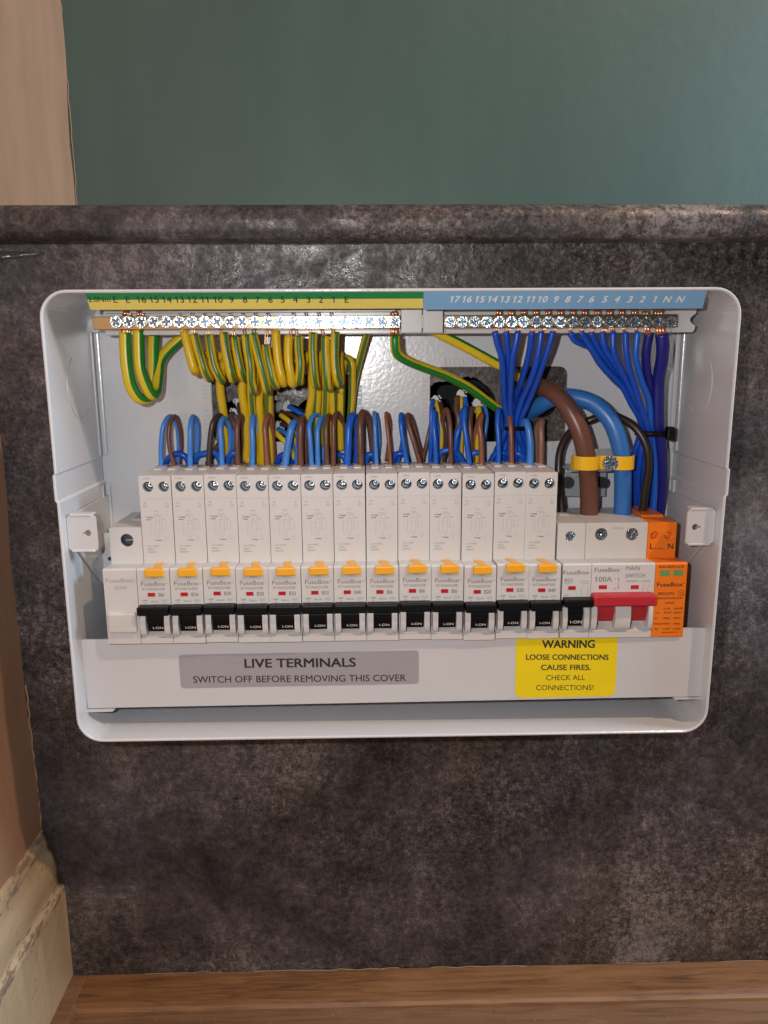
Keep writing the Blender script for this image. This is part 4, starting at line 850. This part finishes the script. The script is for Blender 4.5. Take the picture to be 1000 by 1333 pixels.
# breaker wires: (breaker, colour key, radius, pixel path of the visible leg, back leg)
BW = [(0, 'blue_light', 1.5, [(209.7, 608), (210.6, 574), (214, 551), (222, 542)], [(229, 550), (233, 576), (232, 604)], 'left'), (0, 'brown_mid', 1.35, [(226.6, 607), (220.5, 580), (221.5, 552), (227.5, 542)], [(234, 556), (236, 580), (234, 604)], 'right'),
      (1, 'blue_light', 1.75, [(247.5, 608), (247.8, 578), (248.6, 552), (251.5, 543)], [(256, 552), (257, 580), (254, 604)], 'left'), (1, 'brown_dark', 1.7, [(271.6, 607), (273, 573), (278, 549), (285, 541)], [(292, 548), (296, 572), (296, 600)], 'right'),
      (2, 'blue_light', 1.75, [(289, 608), (288.2, 578), (287.3, 554), (291.5, 544.6)], [(297, 552), (299, 572), (297, 600)], 'left'), (2, 'brown_mid', 1.75, [(309.6, 606), (309.2, 572), (310, 550), (313, 541)], [(317, 549), (318, 580), (316, 604)], 'right'),
      (3, 'blue_light', 1.75, [(328.6, 606), (328.6, 578), (327.6, 552), (330, 541)], [(334, 552), (340, 580), (342, 604)], 'left'), (3, 'brown_warm', 1.75, [(347.6, 606), (346, 576), (345.6, 553), (349.5, 541)], [(353.5, 555), (356, 580), (357, 604)], 'right'),
      (4, 'blue_light', 2.35, [(371, 607), (375, 579), (380, 556), (384, 549)], [(389, 556), (389, 580), (386, 604)], 'left'), (4, 'brown_mid', 2.1, [(391.5, 606), (391.5, 576), (391.7, 552), (393.5, 543)], [(397, 552), (398, 580), (398, 604)], 'right'),
      (5, 'blue_light', 1.65, [(405.6, 607), (404, 577), (403, 554), (408, 542)], [(414.5, 541), (421, 556), (420, 600)], 'outer left'), (5, 'blue_light', 1.65, [(414, 607), (413.4, 580), (414.6, 556), (419, 544)], [(424, 552), (425, 576), (424, 604)], 'inner left'), (5, 'brown_mid', 1.6, [(426, 605), (424.6, 577), (424.6, 552), (428, 541)], [(434, 548), (438, 570), (440, 602)], 'inner right'), (5, 'brown_mid', 1.7, [(434, 605), (434, 577), (434.2, 550), (438.5, 537.5)], [(445, 547), (452, 568), (458, 600)], 'outer right'),
      (6, 'blue_mid', 2.35, [(452, 606), (453, 577), (455, 553), (459.5, 541)], [(465, 550), (466, 580), (464, 604)], 'left'), (6, 'brown_mid', 2.3, [(469.5, 605), (468.6, 577), (468.6, 551), (473, 537)], [(480, 546), (484, 568), (487, 600)], 'right'),
      (7, 'blue_light', 1.35, [(490.4, 606), (489, 573), (487.6, 550), (487.2, 537.5)], [(491, 548), (493, 575), (492, 600)], 'left'), (7, 'brown_warm', 1.25, [(508.3, 604), (505.6, 573), (503.6, 550), (503.2, 538.5)], [(507, 550), (506, 575), (503, 600)], 'right'),
      (8, 'blue_mid', 1.6, [(530, 605), (525.5, 572), (522.2, 550), (523, 539)], [(526, 550), (524, 580), (518, 602)], 'left'), (8, 'brown_mid', 1.6, [(546.6, 604), (539, 575), (532, 550), (531.2, 540)], [(536.5, 550), (543, 572), (551, 600)], 'right'),
      (9, 'blue_mid', 1.65, [(567.6, 604), (566.4, 573), (565, 552), (565.5, 536)], [(569, 548), (573, 575), (571, 602)], 'left'), (9, 'brown_mid', 1.6, [(587, 603), (586.8, 573), (585.6, 548), (581, 533)], [(577, 545), (578, 572), (576, 602)], 'right'),
      (10, 'blue_mid', 1.75, [(611, 604), (608, 573), (604.5, 550), (604.5, 532)], [(600, 545), (596, 575), (594, 602)], 'left'), (10, 'brown_warm', 1.85, [(627, 603), (626.2, 573), (625.2, 552), (627, 541)], [(622, 552), (618, 575), (618, 602)], 'right'),
      (11, 'blue_mid', 1.65, [(649, 604), (648.6, 573), (648.2, 550), (649, 533)], [(652, 548), (655, 575), (654, 602)], 'left'), (11, 'brown_warm', 1.6, [(666, 603), (666, 573), (665, 552), (663.5, 541)], [(667, 552), (672, 575), (672, 602)], 'right'),
      (12, 'blue_light', 2.3, [(690, 603), (690, 575), (687.5, 555), (684.5, 548)], [(680, 556), (679, 580), (680, 602)], 'left'), (12, 'brown_tan', 2.0, [(704.6, 602), (705, 573), (705.3, 554), (706, 547)], [(700, 556), (698, 580), (698, 602)], 'right')]
NMC = {'blue_light': 'light blue', 'blue_mid': 'blue', 'brown_mid': 'brown', 'brown_dark': 'dark brown', 'brown_warm': 'reddish brown', 'brown_tan': 'tan brown'}
for k, (br, m_, r, fr, bk, side) in enumerate(BW):
    ye = -21.5
    yy = [ye, ye-0.4, ye+1.0, ye+4.5]
    pts = [(fr[0][0], fr[0][1]+5, ye)]+[(u, v, y_) for (u, v), y_ in zip(fr, yy)]+[(u, v, y_) for (u, v), y_ in zip(bk, (-12.5, -9.0, -6.5))]
    r_ = r*0.93
    wire('breaker_wire', f'{NMC[m_]} wire bending into the {side} terminal of the {ORD[br]} tall breaker', 'wire', pts, r_, m_, 'wires bending into the tops of the breakers')
# low blue leads running between the breakers
LOW = [[(216, 603), (220, 596), (231, 591), (242, 595), (246, 603)], [(252, 603), (257, 593), (268, 590), (280, 589), (288, 603)], [(296, 603), (300, 592), (306, 590), (312, 603)], [(360, 603), (365, 594), (372, 592), (380, 603)], [(440, 592), (447, 594), (452, 603)], [(476, 603), (480, 592), (486, 592), (490, 603)], [(511, 603), (515, 592), (522, 589.5), (528, 592), (532, 603)], [(569, 603), (574, 589), (584, 585.5), (594, 588), (604, 603)], [(610, 603), (616, 590), (624, 590), (630, 603)], [(638, 603), (645, 591), (654, 589), (664, 593), (668, 603)], [(668, 592), (674, 590), (681, 595), (686, 603)]]
LOWN = ['first and second', 'second and third', 'third and fourth', 'fourth and fifth', 'sixth and seventh', 'seventh and eighth', 'eighth and ninth', 'tenth and eleventh', 'eleventh and twelfth', 'twelfth and last', 'twelfth and last, the right-hand one']
for k, p in enumerate(LOW):
    n = len(p); pts = [(u, v, -8.5-2.5*math.sin(math.pi*i/(n-1))) for i, (u, v) in enumerate(p)]
    wire('blue_lead', f'short blue lead arching low behind the {LOWN[k]} tall breakers', 'wire', pts, 1.9, 'blue_mid' if k % 3 else 'blue_deep', 'short blue leads behind the breakers')
# supply tails
wire('supply_tail', 'thick brown supply cable curving down into the main switch', 'supply cable', [(676, 500, 26), (688, 501, 8), (700, 503, -8), (718, 508.5, -21), (738, 528, -30), (753, 556, -34), (762, 585, -34.5), (766, 625, -32), (767, 664, -28), (767, 676, -27)], 5.3, 'brown_mid', copper=[([(767, 660, -28.5), (767, 673, -27.2)], 4.3, 9)], sides=22)
wire('supply_tail', 'thick blue supply cable curving down into the main switch', 'supply cable', [(670, 548, 24), (684, 541, 10), (700, 530, -4), (720, 518, -13), (744, 517.5, -20), (772, 524.5, -26), (794, 547, -31), (806, 577, -33), (810, 610, -32), (810.5, 664, -28), (810.5, 676, -27)], 5.1, 'blue_tail', copper=[([(810.5, 660, -28.5), (810.5, 673, -27.2)], 4.1, 9)], sides=22)
wire('link_wire', 'black-brown wire arching from the short breaker over to the surge protector', 'wire', [(733, 676, -24), (730, 648, -23), (727, 612, -20), (731, 582, -17), (746, 559, -14), (768, 547, -14), (792, 540, -19), (808, 544, -24), (828, 558, -30), (841, 582, -33), (844, 606, -33), (841, 634, -31), (837, 661, -28), (836.5, 674, -27)], 2.35, 'brown_black')
# yellow cable clamp over the tails
cl = thing('cable_clamp', 'yellow strap clamp holding the brown and blue supply cables', 'cable clamp', A(788, 603, -20))
b = MB(); zc0, zc1 = A(788, 612, -40).z, A(788, 594.5, -40).z
xl, xr, x1_, x2_, xmid = A(748.5, 603, -36).x, A(828, 603, -36).x, A(764, 603, -36).x, A(809.5, 603, -36).x, A(792, 603, -36).x
outer = []
def hump(cx, r):
    return [(cx+r*math.cos(R(180-i*18)), -34.0-(r)*math.sin(R(180-i*18))*0.92) for i in range(11)]
top = [(xl, -31)]+[(p[0], p[1]) for p in hump(x1_, 6.7)]+[(xmid-3, -35.5), (xmid+3, -35.5)]+[(p[0], p[1]) for p in hump(x2_, 6.6)]+[(xr, -31)]
top = [(x, max(-41.3, y)) for x, y in top]
pts2 = []
path = [Vector((x, y, 0)) for x, y in top]
for i, p in enumerate(path):
    t = (path[min(i+1, len(path)-1)]-path[max(i-1, 0)]).normalized(); nrm = Vector((t.y, -t.x, 0)); nrm = nrm if nrm.y < 0 else -nrm; pts2.append((p.x+nrm.x*1.1, p.y+nrm.y*1.1))
b.prism([(p.x, p.y) for p in path]+list(reversed(pts2)), zc0, zc1, 'z'); b.build('strap', 'yellow_strap', cl)
b = MB(); b.box(xl+1, xr-1, -30, -28.5, zc0-1, zc1+3.2, 0.2); b.box(xl-1, xr+1, -28.5, -3, zc0-2.5, zc0-1, 0.2); b.box(A(734, 640, -12).x, A(788, 640, -12).x, -13, -11.5, A(760, 646, -12).z, A(760, 615, -12).z, 0.3); b.build('bracket', 'steel', cl)
put_screw(cross_screw(4.3, 'clamp_screw', front=-3.4, recess=1.4), cl, (xmid, -37.4, (zc0+zc1)/2), name='clamp_screw')
for u in (739.5, 784):
    p = A(u, 628, -14); put_screw(cross_screw(3.6, 'bracket_bolt', front=-2.4, m='dark'), cl, (p.x, -13, p.z), name='bracket_bolt')
# cable ties
def tie(label, c, rx, ry, h, head=None):
    o_ = Vector(c); b = MB(); n = 28
    ring_o = [(o_.x+rx*math.cos(2*math.pi*i/n), o_.y+ry*math.sin(2*math.pi*i/n)) for i in range(n)]; ring_i = [(o_.x+(rx-1)*math.cos(2*math.pi*i/n), o_.y+(ry-1)*math.sin(2*math.pi*i/n)) for i in range(n)]
    b.prism(ring_o, o_.z-h/2, o_.z+h/2, 'z', holes=[ring_i], smooth_outer=True)
    if head: b.box(*head, 0.6)
    return tag(b.build('cable_tie', 'black', origin=o_), label, 'cable tie')
c = A(669, 557, -13.5); tie('black cable tie round the left bundle of blue wires', c, 6.6, 6.5, 2.4)
c = A(848, 563, -26); hx_ = A(868, 563, -34).x; hx2 = A(877, 563, -34).x; hz0, hz1 = A(872, 572.5, -34).z, A(872, 555.5, -34).z
tie('black cable tie with a square head round the right bundle of blue wires', c, 9.4, 9.5, 3.2, (hx_, hx2, -36, -31, hz0, hz1))
# twin cables coming through the holes: stripped sheath and cores
def twin(label, path, r, cores, end):
    P = [A(*p) for p in path]; th = thing('stripped_cable', label, 'cable', P[0], 'stripped house cables in the cut-outs')
    b = MB(); b.tube(P, r, 12, 1.5, flat=0.62)
    e = P[-1]; t = (P[-1]-P[-2]).normalized()
    for i in range(9):        # torn edge of the sheath
        a = 2*math.pi*i/9; s1 = t.cross(Vector((0, 1, 0))).normalized(); s2 = t.cross(s1)
        q = e+s1*math.cos(a)*r*0.95+s2*math.sin(a)*r*0.6; b.tube([q-t*2, q+t*rnd.uniform(0.4, 2.2)+s1*math.cos(a)*0.5], 0.55, 5)
    b.build('sheath', 'sheath', th)
    for m_, pts, rr in cores:
        b = MB(); b.tube([A(*p) for p in pts], rr, 10, 1.5, v0=0.4); b.build('core', m_, th)
twin('stripped grey cable with white torn end at the left of the right cut-out', [(572, 560, 30), (570, 535, 14), (568, 524, 3), (567, 522, -4)], 3.6, [('blue_mid', [(564, 521, -5), (562, 530, -9), (561.5, 560, -11), (560, 604, -7)], 1.4), ('earth', [(568, 522, -5.5), (571, 538, -10), (575, 565, -11), (573, 604, -7)], 1.1), ('brown_dark', [(573, 522, -4), (577, 540, -9), (582, 565, -10), (578, 604, -6)], 1.5), ('brown_mid', [(562, 548, -7), (556, 575, -9), (549, 604, -7)], 1.3)], None)
twin('stripped grey cable with white torn end in the middle of the right cut-out', [(606, 560, 32), (603, 530, 16), (600, 517, 4), (600, 516, -5)], 4.2, [('brown_mid', [(596, 516, -6), (594, 532, -10), (597, 548, -12), (592, 575, -10), (588, 604, -6)], 1.7), ('earth', [(601, 517, -7), (601, 535, -11), (602, 548, -10), (600, 604, -6)], 1.1), ('blue_mid', [(605, 517, -5), (607, 540, -9), (597, 560, -13), (592, 585, -12), (590, 604, -7)], 1.7)], None)
twin('stripped grey cable with white torn end at the right of the right cut-out', [(630, 570, 30), (626, 545, 14), (623, 531, 4), (621, 528, -4)], 4.4, [('brown_mid', [(615, 530, -5), (612, 545, -9), (613, 572, -11), (618, 604, -7)], 1.8), ('earth', [(623, 530, -6), (624, 545, -10), (622, 575, -10), (620, 604, -7)], 2.0), ('blue_tail', [(630, 526, -3), (634, 542, -6), (630, 575, -8), (626, 604, -6)], 1.3)], None)
twin('flat grey cable end poking from the left cut-out', [(350, 545, 34), (358, 532, 16), (366, 529, 4), (374, 530, -3)], 3.6, [('blue_mid', [(376, 529, -4), (388, 536, -8), (402, 545, -10), (412, 560, -8), (418, 600, -5)], 1.5), ('brown_dark', [(366, 536, -3), (380, 540, -7), (394, 552, -9), (398, 600, -6)], 1.5), ('earth', [(365, 540, -4), (376, 548, -8), (384, 560, -9), (386, 604, -6)], 1.6)], None)
twin('second flat grey cable end low in the left cut-out', [(345, 580, 34), (352, 566, 14), (358, 558, 3), (364, 556, -3)], 3.2, [('blue_tail', [(362, 558, -4), (374, 566, -8), (384, 585, -8), (388, 606, -5)], 1.5), ('earth_big', [(356, 560, -4), (366, 570, -8), (376, 580, -9), (384, 604, -6)], 1.7), ('brown_dark', [(366, 552, -4), (378, 556, -8), (388, 572, -9), (392, 604, -5)], 1.5)], None)
twin('torn grey cable end between earth wires at the left of the left cut-out', [(316, 560, 32), (310, 545, 14), (306, 538, 4), (305, 538, -5)], 3.0, [('brown_mid', [(303, 538, -6), (301, 544, -9), (308, 560, -11), (306, 604, -6)], 1.8), ('blue_tail', [(306, 540, -6), (305, 560, -9), (303, 604, -6)], 1.8), ('brown_dark', [(300, 540, -5), (294, 560, -9), (282, 584, -10), (270, 604, -7)], 1.7)], None)
twin('black cable core end above the third breaker', [(320, 560, 30), (314, 540, 16), (311, 528, 5), (310, 524, -4)], 2.6, [('brown_dark', [(312, 525, -5), (314, 540, -9), (317, 565, -10), (318, 604, -6)], 1.7)], None)

for o in bpy.data.objects:
    if '_o' in o: del o['_o']
